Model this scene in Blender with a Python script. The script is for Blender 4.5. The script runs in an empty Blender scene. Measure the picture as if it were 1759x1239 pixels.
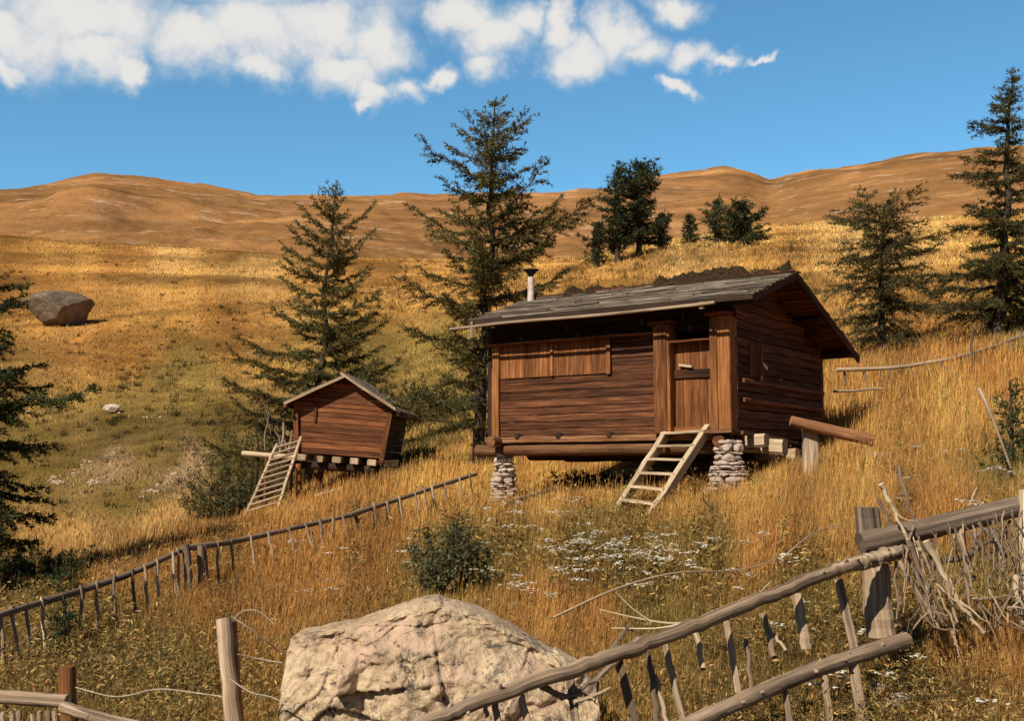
import bpy, math, random
import numpy as np
from mathutils import Vector, Matrix
random.seed(7)
S = bpy.context.scene
COL = S.collection
PI = math.pi
# ------------------------------------------------------------------ camera
F = 1886.0; CX = 879.5; CY = 619.5
PITCH = math.atan((800 - CY) / F)
cam_d = bpy.data.cameras.new('camera'); cam = bpy.data.objects.new('camera', cam_d); COL.objects.link(cam)
cam_d.sensor_width = 36; cam_d.lens = 36 * F / 1759; cam_d.clip_start = .05; cam_d.clip_end = 5000
cam.location = (0, 0, 0); cam.rotation_euler = (PI / 2 + PITCH, 0, 0)
S.camera = cam
cp, sp = math.cos(PITCH), math.sin(PITCH)
def pix(u, v, d):
    """world point at photo pixel (u, v) of the reference and distance d along +Y"""
    xc = (np.asarray(u, float) - CX) / F; yc = (CY - np.asarray(v, float)) / F
    ry = cp - yc * sp; rz = sp + yc * cp
    k = d / ry
    return np.stack(np.broadcast_arrays(xc * k, ry * k, rz * k), -1)
def proj(P):
    x, y, z = P[..., 0], P[..., 1], P[..., 2]
    dz = np.maximum(y * cp + z * sp, 1e-3)
    return CX + F * x / dz, CY - F * (-y * sp + z * cp) / dz
# ------------------------------------------------------------------ noise
def _h(ix, iy, s):
    n = (ix.astype(np.int64) * 374761393 + iy.astype(np.int64) * 668265263 + s * 982451653) & 0x7fffffff
    n = ((n ^ (n >> 13)) * 1274126177) & 0x7fffffff
    return ((n ^ (n >> 16)) & 0xffff) / 65535.0
def vnoise(x, y, s=0):
    ix = np.floor(x); iy = np.floor(y); fx = x - ix; fy = y - iy
    fx = fx * fx * (3 - 2 * fx); fy = fy * fy * (3 - 2 * fy)
    a = _h(ix, iy, s); b = _h(ix + 1, iy, s); c = _h(ix, iy + 1, s); d = _h(ix + 1, iy + 1, s)
    return (a + (b - a) * fx) * (1 - fy) + (c + (d - c) * fx) * fy
def fbm(x, y, s=0, o=4):
    r = 0; a = .5; t = 0
    for k in range(o):
        r = r + a * vnoise(x, y, s + k * 17); t += a; a *= .5; x = x * 2.03 + 3.1; y = y * 2.03 + 1.7
    return r / t - .5
# ------------------------------------------------------------------ terrain
CTRL = []
def c_(d, *uv):
    for u, v in uv: CTRL.append((u, d, v))
for d in (0.8, 2.0):
    for u in (-700, 0, 879, 1759, 2500): CTRL.append((u, d, 800 + 1.62 / d * F))
for u, z in ((-500, -2.05), (0, -1.95), (450, -1.8), (879, -1.72), (1400, -1.6), (1759, -1.45), (2300, -1.2)): CTRL.append((u, 4.5, 800 - z / 4.5 * F))
c_(8, (-400, 1330), (0, 1300), (400, 1262), (800, 1235), (1300, 1195), (1550, 1150), (1759, 1112), (2300, 990))
c_(10.5, (300, 1160), (900, 1100), (1300, 1035), (1600, 950), (1759, 925))
c_(14, (-400, 1140), (0, 1112), (400, 1050), (900, 990), (1300, 925), (1600, 850), (1759, 825), (2300, 740))
c_(18.5, (-300, 1080), (200, 1010), (500, 955), (850, 912), (1120, 880), (1245, 866), (1390, 824), (1600, 765), (1759, 735), (2300, 640))
c_(23, (-300, 1020), (100, 990), (400, 935), (850, 868), (1050, 842), (1413, 783), (1600, 710), (1759, 680), (2300, 580))
c_(27, (-300, 985), (100, 955), (400, 905), (700, 850), (820, 832), (1040, 806), (1200, 780), (1440, 690), (1600, 650), (1759, 610), (2300, 520))
c_(31, (-300, 965), (0, 950), (250, 915), (430, 888), (515, 862), (680, 812), (820, 792), (1040, 765), (1440, 645), (1600, 610), (1759, 570))
c_(40, (-300, 1000), (0, 985), (250, 935), (430, 880), (600, 800), (820, 745), (1040, 710), (1440, 600), (1600, 560), (1759, 530), (2300, 450))
c_(55, (-300, 870), (0, 870), (250, 840), (430, 790), (650, 715), (820, 670), (1040, 600), (1300, 530), (1600, 500), (1759, 480))
c_(75, (-300, 720), (0, 720), (250, 700), (450, 670), (650, 620), (820, 570), (1000, 510), (1200, 460), (1500, 445), (1759, 430), (2300, 390))
c_(92, (1000, 457), (1080, 432), (1270, 415), (1500, 413), (1759, 405))
c_(110, (-300, 560), (0, 568), (250, 560), (450, 540), (650, 515), (820, 490), (1000, 468), (1200, 430), (1500, 405))
c_(150, (-300, 450), (0, 452), (250, 462), (450, 470), (650, 470), (820, 458), (1000, 448), (1200, 408), (1400, 386), (1640, 376), (1759, 366), (2300, 330))
c_(185, (-300, 395), (0, 400), (250, 420), (450, 432), (650, 441), (820, 440), (1000, 440), (1200, 404), (1400, 381), (1640, 372), (1759, 362), (2300, 325))
c_(240, (-300, 455), (0, 460), (450, 490), (820, 500), (1200, 470), (1640, 440), (2300, 400))
def _feat(az, d): return np.stack([np.clip(az, -.8, .8) * 3.0, np.log(np.clip(d, .7, 250)) * 1.5], -1)
_A = np.array(CTRL, float)
_az = np.arctan((_A[:, 0] - CX) / F)
_X = _feat(_az, _A[:, 1])
_q = (_A[:, 1] * (800 - _A[:, 2]) / F) / (_A[:, 1] + 3)
def _k(r2): return .5 * r2 * np.log(r2 + 1e-9)
def _fit(X, y, lam):
    n = len(X); K = _k(((X[:, None] - X[None]) ** 2).sum(-1)) + np.eye(n) * lam
    Pm = np.c_[np.ones(n), X]
    M = np.block([[K, Pm], [Pm.T, np.zeros((3, 3))]])
    return np.linalg.solve(M, np.r_[y, np.zeros(3)])
_W = _fit(_X, _q, .004)
def gz(x, y):
    x = np.asarray(x, float); y = np.asarray(y, float); sh = np.broadcast(x, y).shape
    x = np.broadcast_to(x, sh).ravel(); y = np.broadcast_to(y, sh).ravel()
    out = np.empty(x.size)
    for i in range(0, x.size, 40000):
        xx = x[i:i + 40000]; yy = y[i:i + 40000]
        d = np.hypot(xx, yy); az = np.arctan2(xx, yy)
        az = np.where(np.abs(az) > .85, np.sign(az) * .85 * (PI - np.abs(az)) / (PI - .85), az)
        dd = np.maximum(np.where(np.abs(az) < .84, yy, d * math.cos(.85)), .5)
        X = _feat(az, dd)
        q = _k(((X[:, None] - _X[None]) ** 2).sum(-1)) @ _W[:-3] + np.c_[np.ones(len(X)), X] @ _W[-3:]
        z = q * (dd + 3)
        z = z + fbm(xx * .9, yy * .9, 3) * .10 + fbm(xx * .14, yy * .14, 9) * .35 * np.clip((dd - 10) / 40, 0, 1) + fbm(xx * .06, yy * .05, 31) * 1.3 * np.clip((dd - 35) / 60, 0, 1)
        out[i:i + 40000] = z
    return out.reshape(sh) if sh else float(out[0])
_ds = np.exp(np.linspace(math.log(3), math.log(239), 1500))
def hit(u, v, dmin=3.):
    P = pix(u, v, _ds); g = gz(P[:, 0], P[:, 1])
    b = np.where((P[:, 2] < g) & (_ds > dmin))[0]
    i = b[0] if len(b) else len(_ds) - 1
    return np.array([P[i, 0], P[i, 1], g[i]])
# ------------------------------------------------------------------ mesh builder
class MB:
    def __init__(s): s.v = []; s.q = []; s.t = []; s.gr = []; s.c = []; s.n = 0; s.qs = []; s.ts = []
    def add(s, v, q=None, t=None, gr=None, col=None, smooth=False):
        v = np.asarray(v, float).reshape(-1, 3)
        if q is not None and len(q):
            q = np.asarray(q, np.int64).reshape(-1, 4) + s.n; s.q.append(q); s.qs.append(np.full(len(q), smooth))
        if t is not None and len(t):
            t = np.asarray(t, np.int64).reshape(-1, 3) + s.n; s.t.append(t); s.ts.append(np.full(len(t), smooth))
        s.v.append(v); s.n += len(v)
        s.gr.append(np.zeros((len(v), 3)) if gr is None else np.broadcast_to(np.asarray(gr, float), (len(v), 3)))
        s.c.append(np.ones((len(v), 3)) * .5 if col is None else np.broadcast_to(np.asarray(col, float), (len(v), 3)))
        return s
    def build(s, name, mat, parent=None, world=None):
        me = bpy.data.meshes.new(name)
        v = np.concatenate(s.v)
        if world is not None: v = v - np.asarray(world)
        q = np.concatenate(s.q) if s.q else np.zeros((0, 4), np.int64); t = np.concatenate(s.t) if s.t else np.zeros((0, 3), np.int64)
        me.vertices.add(len(v)); me.vertices.foreach_set('co', v.astype(np.float32).ravel())
        nl = q.size + t.size; me.loops.add(nl); me.loops.foreach_set('vertex_index', np.r_[q.ravel(), t.ravel()].astype(np.int32))
        npoly = len(q) + len(t); me.polygons.add(npoly)
        st = np.r_[np.arange(len(q)) * 4, q.size + np.arange(len(t)) * 3].astype(np.int32)
        me.polygons.foreach_set('loop_start', st)
        sm = np.concatenate([np.concatenate(s.qs) if s.qs else np.zeros(0, bool), np.concatenate(s.ts) if s.ts else np.zeros(0, bool)])
        me.polygons.foreach_set('use_smooth', sm)
        a = me.attributes.new('gr', 'FLOAT_VECTOR', 'POINT'); a.data.foreach_set('vector', np.concatenate(s.gr).astype(np.float32).ravel())
        c = np.concatenate(s.c); c4 = np.c_[c, np.ones(len(c))]
        a = me.attributes.new('col', 'FLOAT_COLOR', 'POINT'); a.data.foreach_set('color', c4.astype(np.float32).ravel())
        me.update(calc_edges=True); me.validate()
        me.materials.append(mat)
        o = bpy.data.objects.new(name, me); COL.objects.link(o)
        if parent is not None: o.parent = parent
        if world is not None and parent is None: o.location = world
        return o
R = np.random.default_rng(11)
def nrm(a): a = np.asarray(a, float); return a / (np.linalg.norm(a, axis=-1, keepdims=True) + 1e-12)
def tube(mb, pts, rad, n=8, jit=0., caps=True, col=None, smooth=True, knob=0.):
    pts = np.asarray(pts, float); m = len(pts); rad = np.broadcast_to(np.asarray(rad, float), (m,)).copy()
    tan = nrm(np.gradient(pts, axis=0))
    ref = np.array([0, 0, 1.]) if abs(tan[0][2]) < .9 else np.array([1., 0, 0])
    a = nrm(np.cross(tan[0], ref)); V = []; G = []
    L = np.r_[0, np.cumsum(np.linalg.norm(np.diff(pts, axis=0), axis=1))]; idn = R.random() * 50; rm = rad.mean()
    th = np.arange(n) / n * 2 * PI
    if knob: rad = rad * (1 + (R.random(m) - .5) * knob)
    for i in range(m):
        a = nrm(a - tan[i] * (a @ tan[i])); b = np.cross(tan[i], a)
        r = rad[i] * (1 + (R.random(n) - .5) * jit)
        V.append(pts[i] + np.outer(np.cos(th) * r, a) + np.outer(np.sin(th) * r, b))
        G.append(np.c_[np.full(n, L[i]), th * rm, np.full(n, idn)])
    V = np.concatenate(V); G = np.concatenate(G)
    i = np.arange(m - 1)[:, None] * n; j = np.arange(n)[None]; j2 = (j + 1) % n
    q = np.stack([i + j, i + j2, i + n + j2, i + n + j], -1).reshape(-1, 4)
    mb.add(V, q, None, G, col, smooth)
    if caps:
        for e, idx in ((0, np.arange(n)[::-1]), (m - 1, np.arange(n))):
            ring = V[e * n:(e + 1) * n][idx]; c = ring.mean(0)
            vv = np.vstack([ring, c + tan[e] * (.12 * rad[e] * (1 if e else -1))]); t = [[k, (k + 1) % n, n] for k in range(n)]
            mb.add(vv, None, t, np.c_[(ring - c) @ a * 3, (ring - c) @ np.cross(tan[e], a) * .3, np.full(n, idn + 7)].tolist() + [[0, 0, idn + 7]], col, False)
def line(p, q, n=6, wob=0., sag=0.):
    p = np.asarray(p, float); q = np.asarray(q, float); t = np.linspace(0, 1, n)[:, None]
    P = p + (q - p) * t
    if wob: P[1:-1] += (R.random((n - 2, 3)) - .5) * 2 * wob
    if sag: P[:, 2] -= sag * 4 * (t * (1 - t))[:, 0]
    return P
def poly(pts, n=24):
    """smooth curve through points"""
    P = np.asarray(pts, float); m = len(P); t = np.linspace(0, m - 1, n); k = np.clip(t.astype(int), 0, m - 2); f = (t - k)[:, None]
    g = np.gradient(P, axis=0) if m > 2 else np.repeat(P[1:] - P[:1], 2, 0)
    h00 = 2 * f**3 - 3 * f**2 + 1; h10 = f**3 - 2 * f**2 + f; h01 = -2 * f**3 + 3 * f**2; h11 = f**3 - f**2
    return h00 * P[k] + h10 * g[k] + h01 * P[k + 1] + h11 * g[k + 1]
def board(mb, p, q, w, t, nseg=4, jit=.004, ch=.12, col=None, gv=None):
    """plank from p to q; w, t: full width and thickness vectors"""
    p = np.asarray(p, float); q = np.asarray(q, float); w = np.asarray(w, float) / 2; t = np.asarray(t, float) / 2
    lw = np.linalg.norm(w); lt = np.linalg.norm(t); c = ch * min(lw, lt); a = 1 - c / lw; b = 1 - c / lt
    pr = [(-a, -1), (a, -1), (1, -b), (1, b), (a, 1), (-a, 1), (-1, b), (-1, -b)]
    per = np.array([0, 2 * lw, 2 * lw, 2 * lw + 2 * lt, 2 * lw + 2 * lt, 4 * lw + 2 * lt, 4 * lw + 2 * lt, 4 * lw + 4 * lt])
    L = np.linalg.norm(q - p); idn = R.random() * 50; V = []; G = []; ax = (q - p) / L
    if np.dot(np.cross(w, t), ax) < 0: t = -t
    for i in range(nseg + 1):
        f = i / nseg; o = p + (q - p) * f; dw = (R.random() - .5) * 2 * jit; dt = (R.random() - .5) * 2 * jit; s = 1 + (R.random() - .5) * jit * 6
        V += [o + w * (x * s) + t * y + w / lw * dw + t / lt * dt for x, y in pr]
        G += [(f * L, k, idn) for k in per]
    V = np.array(V); n = 8
    i = np.arange(nseg)[:, None] * n; j = np.arange(n)[None]; j2 = (j + 1) % n
    mb.add(V, np.stack([i + j, i + j2, i + n + j2, i + n + j], -1).reshape(-1, 4), None, np.array(G), col)
    for e, idx in ((0, np.arange(n)[::-1]), (nseg, np.arange(n))):
        ring = V[e * n:(e + 1) * n][idx]; mb.add(np.vstack([ring, ring.mean(0)]), None, [[k, (k + 1) % n, n] for k in range(n)], np.c_[np.zeros(9) + L * 2, np.linspace(0, .2, 9), np.full(9, idn)], col)
_ph = (1 + 5 ** .5) / 2
_iv = np.array([(-1, _ph, 0), (1, _ph, 0), (-1, -_ph, 0), (1, -_ph, 0), (0, -1, _ph), (0, 1, _ph), (0, -1, -_ph), (0, 1, -_ph), (_ph, 0, -1), (_ph, 0, 1), (-_ph, 0, -1), (-_ph, 0, 1)], float)
_if = [(0, 11, 5), (0, 5, 1), (0, 1, 7), (0, 7, 10), (0, 10, 11), (1, 5, 9), (5, 11, 4), (11, 10, 2), (10, 7, 6), (7, 1, 8), (3, 9, 4), (3, 4, 2), (3, 2, 6), (3, 6, 8), (3, 8, 9), (4, 9, 5), (2, 4, 11), (6, 2, 10), (8, 6, 7), (9, 8, 1)]
_ico = {}
def ico(n):
    if n in _ico: return _ico[n]
    if n == 0: r = (nrm(_iv), np.array(_if))
    else:
        v, f = ico(n - 1); v = list(map(tuple, v)); mid = {}; ff = []
        def m(a, b):
            k = (min(a, b), max(a, b))
            if k not in mid:
                p = (np.array(v[a]) + np.array(v[b])); p /= np.linalg.norm(p); mid[k] = len(v); v.append(tuple(p))
            return mid[k]
        for a, b, c in f:
            x, y, z = m(a, b), m(b, c), m(c, a); ff += [(a, x, z), (b, y, x), (c, z, y), (x, y, z)]
        r = (np.array(v), np.array(ff))
    _ico[n] = r; return r
def stone(mb, c, size, lvl=2, cuts=7, rough=.06, col=None, seed=None, smooth=False, rotz=0.):
    rg = np.random.default_rng(seed if seed is not None else int(R.integers(1 << 30)))
    v, f = ico(lvl); v = v.copy()
    for k in range(cuts):
        n = nrm(rg.normal(size=3)); d = .55 + rg.random() * .3; s = v @ n; v = v - np.outer(np.maximum(s - d, 0), n) * .92
    o = rg.random(3) * 40
    nn = fbm(v[:, 0] * 2.5 + o[0] + v[:, 2], v[:, 1] * 2.5 + o[1] + v[:, 2] * 1.7, 5)
    v = v * (1 + nn[:, None] * rough * 4)
    v = v * np.asarray(size)
    ca, sa = math.cos(rotz), math.sin(rotz); v = np.c_[v[:, 0] * ca - v[:, 1] * sa, v[:, 0] * sa + v[:, 1] * ca, v[:, 2]]
    mb.add(v + np.asarray(c), None, f, np.c_[v * 1.0 + o], col, smooth)
def empty(name, loc, rz=0.):
    o = bpy.data.objects.new(name, None); COL.objects.link(o); o.location = loc; o.rotation_euler = (0, 0, rz); o.empty_display_size = .2; return o
def tag(o, label, cat, group=None):
    o['label'] = label; o['category'] = cat
    if group: o['group'] = group
    return o
def kind(o, k): o['kind'] = k; return o
# ------------------------------------------------------------------ materials
def mat(name):
    m = bpy.data.materials.new(name); m.use_nodes = True; nt = m.node_tree; nt.nodes.clear()
    out = nt.nodes.new('ShaderNodeOutputMaterial'); b = nt.nodes.new('ShaderNodeBsdfPrincipled'); nt.links.new(b.outputs[0], out.inputs[0])
    b.inputs['Roughness'].default_value = .85; b.inputs['Specular IOR Level'].default_value = .2
    return m, nt, b, out
class N:
    def __init__(s, nt): s.nt = nt
    def node(s, t, **k):
        n = s.nt.nodes.new(t)
        for a, b in k.items(): setattr(n, a, b)
        return n
    def l(s, a, b): s.nt.links.new(a, b)
    def val(s, x, sock):
        if isinstance(x, (int, float)): sock.default_value = x
        elif isinstance(x, (tuple, list)): sock.default_value = tuple(x) if len(x) != 3 or sock.type == 'VECTOR' else (*x, 1)
        else: s.l(x, sock)
    def math(s, op, a, b=0., c=None, clamp=False):
        n = s.node('ShaderNodeMath', operation=op, use_clamp=clamp); s.val(a, n.inputs[0]); s.val(b, n.inputs[1])
        if c is not None: s.val(c, n.inputs[2])
        return n.outputs[0]
    def vmul(s, v, sc):
        n = s.node('ShaderNodeVectorMath', operation='MULTIPLY'); s.val(v, n.inputs[0]); n.inputs[1].default_value = sc; return n.outputs[0]
    def noise(s, vec, scale, detail=4, rough=.6, dist=0.):
        n = s.node('ShaderNodeTexNoise'); s.val(vec, n.inputs['Vector']); n.inputs['Scale'].default_value = scale; n.inputs['Detail'].default_value = detail; n.inputs['Roughness'].default_value = rough; n.inputs['Distortion'].default_value = dist
        return n.outputs[0]
    def ramp(s, f, stops):
        n = s.node('ShaderNodeValToRGB'); e = n.color_ramp.elements
        while len(e) < len(stops): e.new(.5)
        for x, (p, c) in zip(e, stops): x.position = p; x.color = (*c, 1) if not isinstance(c, (int, float)) else (c, c, c, 1)
        s.l(f, n.inputs[0]); return n.outputs[0]
    def mix(s, f, a, b, bt='MIX'):
        n = s.node('ShaderNodeMix', data_type='RGBA', blend_type=bt); s.val(f, n.inputs[0]); s.val(a, n.inputs[6]); s.val(b, n.inputs[7]); return n.outputs[2]
    def attr(s, name, what=2):
        n = s.node('ShaderNodeAttribute'); n.attribute_name = name; return n.outputs['Vector'] if what == 1 else n.outputs['Color']
    def bump(s, h, b, dist=.01, strength=1.):
        n = s.node('ShaderNodeBump'); n.inputs['Distance'].default_value = dist; n.inputs['Strength'].default_value = strength; s.l(h, n.inputs['Height']); s.l(n.outputs[0], b.inputs['Normal'])
def wood(name, dark, mid, light, grain=30., vary=.35, bump=.006, crack=.5):
    m, nt, b, out = mat(name); n = N(nt); g = n.attr('gr', 1)
    gv = n.vmul(g, (1.3, grain, 3.7))
    f1 = n.noise(gv, 1.0, 6, .65, .3)
    f2 = n.noise(n.vmul(g, (.9, 4, 9.1)), 1.0, 3, .6)
    f3 = n.noise(n.vmul(g, (6, 9, 5.3)), 2.0, 4, .7)
    c = n.ramp(f1, [(.25, dark), (.5, mid), (.75, light)])
    wn = n.node('ShaderNodeTexWhiteNoise', noise_dimensions='1D'); sx = n.node('ShaderNodeSeparateXYZ'); n.l(g, sx.inputs[0]); n.l(sx.outputs[2], wn.inputs['W'])
    br = n.math('ADD', n.math('MULTIPLY', n.math('SUBTRACT', wn.outputs[0], .5), vary * 2), n.math('ADD', n.math('MULTIPLY', n.math('SUBTRACT', f2, .5), 1.3), 1.))
    hs = n.node('ShaderNodeHueSaturation'); n.l(c, hs.inputs['Color']); n.l(br, hs.inputs['Value'])
    cr = n.ramp(n.noise(n.vmul(g, (.8, grain * 1.6, 2.3)), 1.0, 3, .5), [(.30, 0.), (.40, 1.)])
    c2 = n.mix(n.math('MULTIPLY', n.math('SUBTRACT', 1., cr), crack), hs.outputs[0], tuple(x * .3 for x in dark))
    kn = n.ramp(f3, [(.25, 0.0), (.34, 1.)])
    c3 = n.mix(n.math('MULTIPLY', n.math('SUBTRACT', 1., kn), .5), c2, tuple(x * .5 for x in dark))
    n.l(c3, b.inputs['Base Color'])
    n.bump(n.math('ADD', f1, n.math('MULTIPLY', cr, .5)), b, bump)
    return m
M = {}
M['grey_wood'] = wood('weathered_grey_wood', (.10, .066, .044), (.31, .22, .15), (.56, .43, .31), 24, .3, .012, .7)
M['pale_wood'] = wood('pale_bare_wood', (.20, .14, .085), (.42, .32, .21), (.62, .50, .36), 26, .15)
M['fence_dark'] = wood('dark_grey_fence_wood', (.05, .036, .028), (.145, .105, .08), (.28, .215, .165), 22, .3, .012, .7)
M['stake'] = wood('stake_wood', (.085, .056, .036), (.25, .175, .115), (.48, .37, .265), 22, .6, .01, .7)
M['red_wood'] = wood('red_brown_board', (.05, .019, .009), (.155, .054, .021), (.31, .128, .048), 22, .55)
M['dark_wood'] = wood('sun_darkened_board', (.018, .008, .005), (.076, .028, .012), (.23, .088, .034), 20, .6)
M['gold_wood'] = wood('orange_brown_plank', (.050, .019, .008), (.17, .062, .020), (.36, .155, .052), 30, .35, crack=.85)
M['post_wood'] = wood('tan_post', (.085, .032, .011), (.22, .085, .026), (.40, .185, .062), 30, .25, crack=.8)
M['beam_wood'] = wood('beam_wood', (.07, .032, .016), (.19, .085, .038), (.38, .21, .10), 16, .4)
M['roof_wood'] = wood('grey_roof_shingle', (.035, .026, .019), (.125, .098, .076), (.35, .295, .24), 18, .6, .012, .8)
M['black_wood'] = wood('black_old_and_shaded_wood', (.010, .006, .005), (.028, .015, .010), (.06, .032, .02), 20, .4)  # black tone also carries the shade of the upper wall and storehouse sides
def bark():
    m, nt, b, o = mat('larch_bark'); n = N(nt); g = n.attr('gr', 1)
    f = n.noise(n.vmul(g, (6, 14, 1)), 1.5, 5, .7)
    n.l(n.ramp(f, [(.3, (.018, .013, .010)), (.7, (.085, .06, .045))]), b.inputs['Base Color']); n.bump(f, b, .02); return m
M['bark'] = bark()
def leafy(name, trans=.25, vmul=1.):
    m, nt, b, out = mat(name); n = N(nt); c = n.attr('col')
    n.l(c, b.inputs['Base Color']); b.inputs['Roughness'].default_value = .7
    tr = n.node('ShaderNodeBsdfTranslucent'); n.l(c, tr.inputs[0]); mx = n.node('ShaderNodeMixShader'); mx.inputs[0].default_value = trans
    n.l(b.outputs[0], mx.inputs[1]); n.l(tr.outputs[0], mx.inputs[2]); n.l(mx.outputs[0], out.inputs[0]); return m
M['needles'] = leafy('conifer_needles', .2)
M['grass'] = leafy('dry_grass', .3)
M['leaf'] = leafy('weed_leaf', .25)
def rockmat(name, c0, c1, c2, scale=1., lichen=(.06, .055, .05), lam=.45, warm=None, crk=.8):
    m, nt, b, o = mat(name); n = N(nt); g = n.attr('gr', 1)
    a = n.noise(g, 1.6 * scale, 6, .65, .4); a2 = n.noise(g, 14 * scale, 5, .7)
    c = n.ramp(a, [(.3, c0), (.5, c1), (.7, c2)])
    c = n.mix(n.math('MULTIPLY', n.ramp(a2, [(.35, 1.), (.55, 0.)]), .55), c, tuple(x * .45 for x in c0))
    if warm: c = n.mix(n.ramp(n.noise(n.vmul(g, (1, 1, 1.3)), 2.3 * scale, 4, .6), [(.52, 0.), (.64, 1.)]), c, warm)
    li = n.math('MULTIPLY', n.ramp(n.noise(g, 3.1 * scale, 5, .75, .8), [(.55, 0.), (.61, 1.)]), n.math('MULTIPLY', n.ramp(n.noise(g, 17 * scale, 4, .7), [(.40, 0.), (.52, 1.)]), lam))
    c = n.mix(li, c, lichen)
    vo = n.node('ShaderNodeTexVoronoi', feature='DISTANCE_TO_EDGE'); ds = n.node('ShaderNodeVectorMath', operation='ADD'); n.l(g, ds.inputs[0]); nn = n.node('ShaderNodeTexNoise'); nn.inputs['Scale'].default_value = 2.5 * scale; nn.inputs['Detail'].default_value = 4; n.l(g, nn.inputs['Vector']); n.l(n.vmul(nn.outputs['Color'], (.9, .9, .9)), ds.inputs[1]); n.l(ds.outputs[0], vo.inputs['Vector']); vo.inputs['Scale'].default_value = 1.1 * scale
    ck = n.ramp(vo.outputs['Distance'], [(.0, 0.), (.014, 1.)]); ck = n.math('MAXIMUM', ck, n.ramp(n.noise(g, 1.9 * scale, 3, .5), [(.44, 1.), (.52, 0.)]))
    c = n.mix(n.math('MULTIPLY', n.math('SUBTRACT', 1., ck), crk), c, (.035, .026, .02))
    n.l(c, b.inputs['Base Color']); b.inputs['Roughness'].default_value = .95
    n.bump(n.math('ADD', n.math('ADD', a2, n.math('MULTIPLY', a, 1.5)), n.math('MULTIPLY', ck, 1.2 if crk else 0.)), b, .03); return m
M['boulder'] = rockmat('lichen_boulder', (.30, .20, .13), (.50, .37, .24), (.68, .55, .38), 1.35, lichen=(.055, .048, .042), warm=(.50, .345, .25), crk=.0, lam=.85)
M['tan_stone'] = rockmat('tan_stone', (.32, .23, .15), (.50, .38, .26), (.64, .52, .39), 2., lam=.1)
M['brown_rock'] = rockmat('brown_rock', (.085, .06, .042), (.17, .125, .09), (.28, .215, .16), .35)
M['pale_stone'] = rockmat('pale_stone', (.46, .35, .28), (.66, .52, .43), (.82, .70, .60), 5., lam=.10)
M['grey_rock'] = rockmat('grey_rock', (.16, .14, .125), (.30, .265, .235), (.45, .41, .37), .35)
def flat(name, c, rough=.8):
    m, nt, b, o = mat(name); n = N(nt); tc = n.node('ShaderNodeTexCoord'); f = n.noise(tc.outputs['Object'], 9, 4, .6)
    n.l(n.ramp(f, [(.3, tuple(x * .65 for x in c)), (.7, tuple(min(1, x * 1.25) for x in c))]), b.inputs['Base Color']); b.inputs['Roughness'].default_value = rough; return m
M['pipe'] = flat('pale_flue_pipe', (.52, .42, .38)); M['wire'] = flat('weathered_wire', (.34, .28, .22), .6); M['white'] = flat('white_peg', (.75, .75, .75)); M['black'] = flat('sooty_stone', (.03, .028, .026))
def groundmat(name, far=False):
    m, nt, b, o = mat(name); n = N(nt); c = n.attr('col'); geo = n.node('ShaderNodeNewGeometry'); p = geo.outputs['Position']
    if far:
        a = n.noise(n.vmul(p, (.05, .05, .16)), 1., 7, .72, .6); a2 = n.noise(n.vmul(p, (.6, .6, 1.2)), 1., 4, .75); a3 = n.noise(n.vmul(p, (.012, .012, .05)), 1., 6, .7, .5)
        v = n.math('ADD', n.math('ADD', n.math('MULTIPLY', a, .9), n.math('MULTIPLY', a2, .6)), .25)
        hs = n.node('ShaderNodeHueSaturation'); n.l(c, hs.inputs['Color']); n.l(n.math('MULTIPLY_ADD', n.math('SUBTRACT', v, 1.), 1.7, 1.), hs.inputs['Value'])
        rk = n.math('MULTIPLY', n.ramp(n.noise(n.vmul(p, (.045, .045, .22)), 1., 7, .75), [(.565, 0.), (.64, 1.)]), .7)
        cc = n.mix(rk, hs.outputs[0], (.50, .34, .23)); cc = n.mix(n.math('MULTIPLY', n.ramp(a3, [(.38, 1.), (.5, 0.)]), .35), cc, (.13, .075, .03))
        n.l(cc, b.inputs['Base Color']); n.bump(n.math('ADD', a, n.math('MULTIPLY', a2, .3)), b, 2.2)
    else:
        a = n.noise(p, .9, 5, .7); a2 = n.noise(p, 7, 5, .75); a3 = n.noise(n.vmul(p, (.10, .16, .5)), 1., 6, .7, .7)
        v = n.math('ADD', n.math('ADD', n.math('MULTIPLY', a, .55), n.math('MULTIPLY', a2, .75)), n.math('ADD', n.math('MULTIPLY', a3, .8), -.05))
        hs = n.node('ShaderNodeHueSaturation'); n.l(c, hs.inputs['Color']); n.l(v, hs.inputs['Value'])
        n.l(hs.outputs[0], b.inputs['Base Color']); n.bump(n.math('ADD', a2, a), b, .08)
    b.inputs['Roughness'].default_value = 1.; b.inputs['Specular IOR Level'].default_value = 0.
    return m
M['ground'] = groundmat('meadow_soil_and_turf'); M['hills'] = groundmat('bare_mountain_grassland', True)
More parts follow.
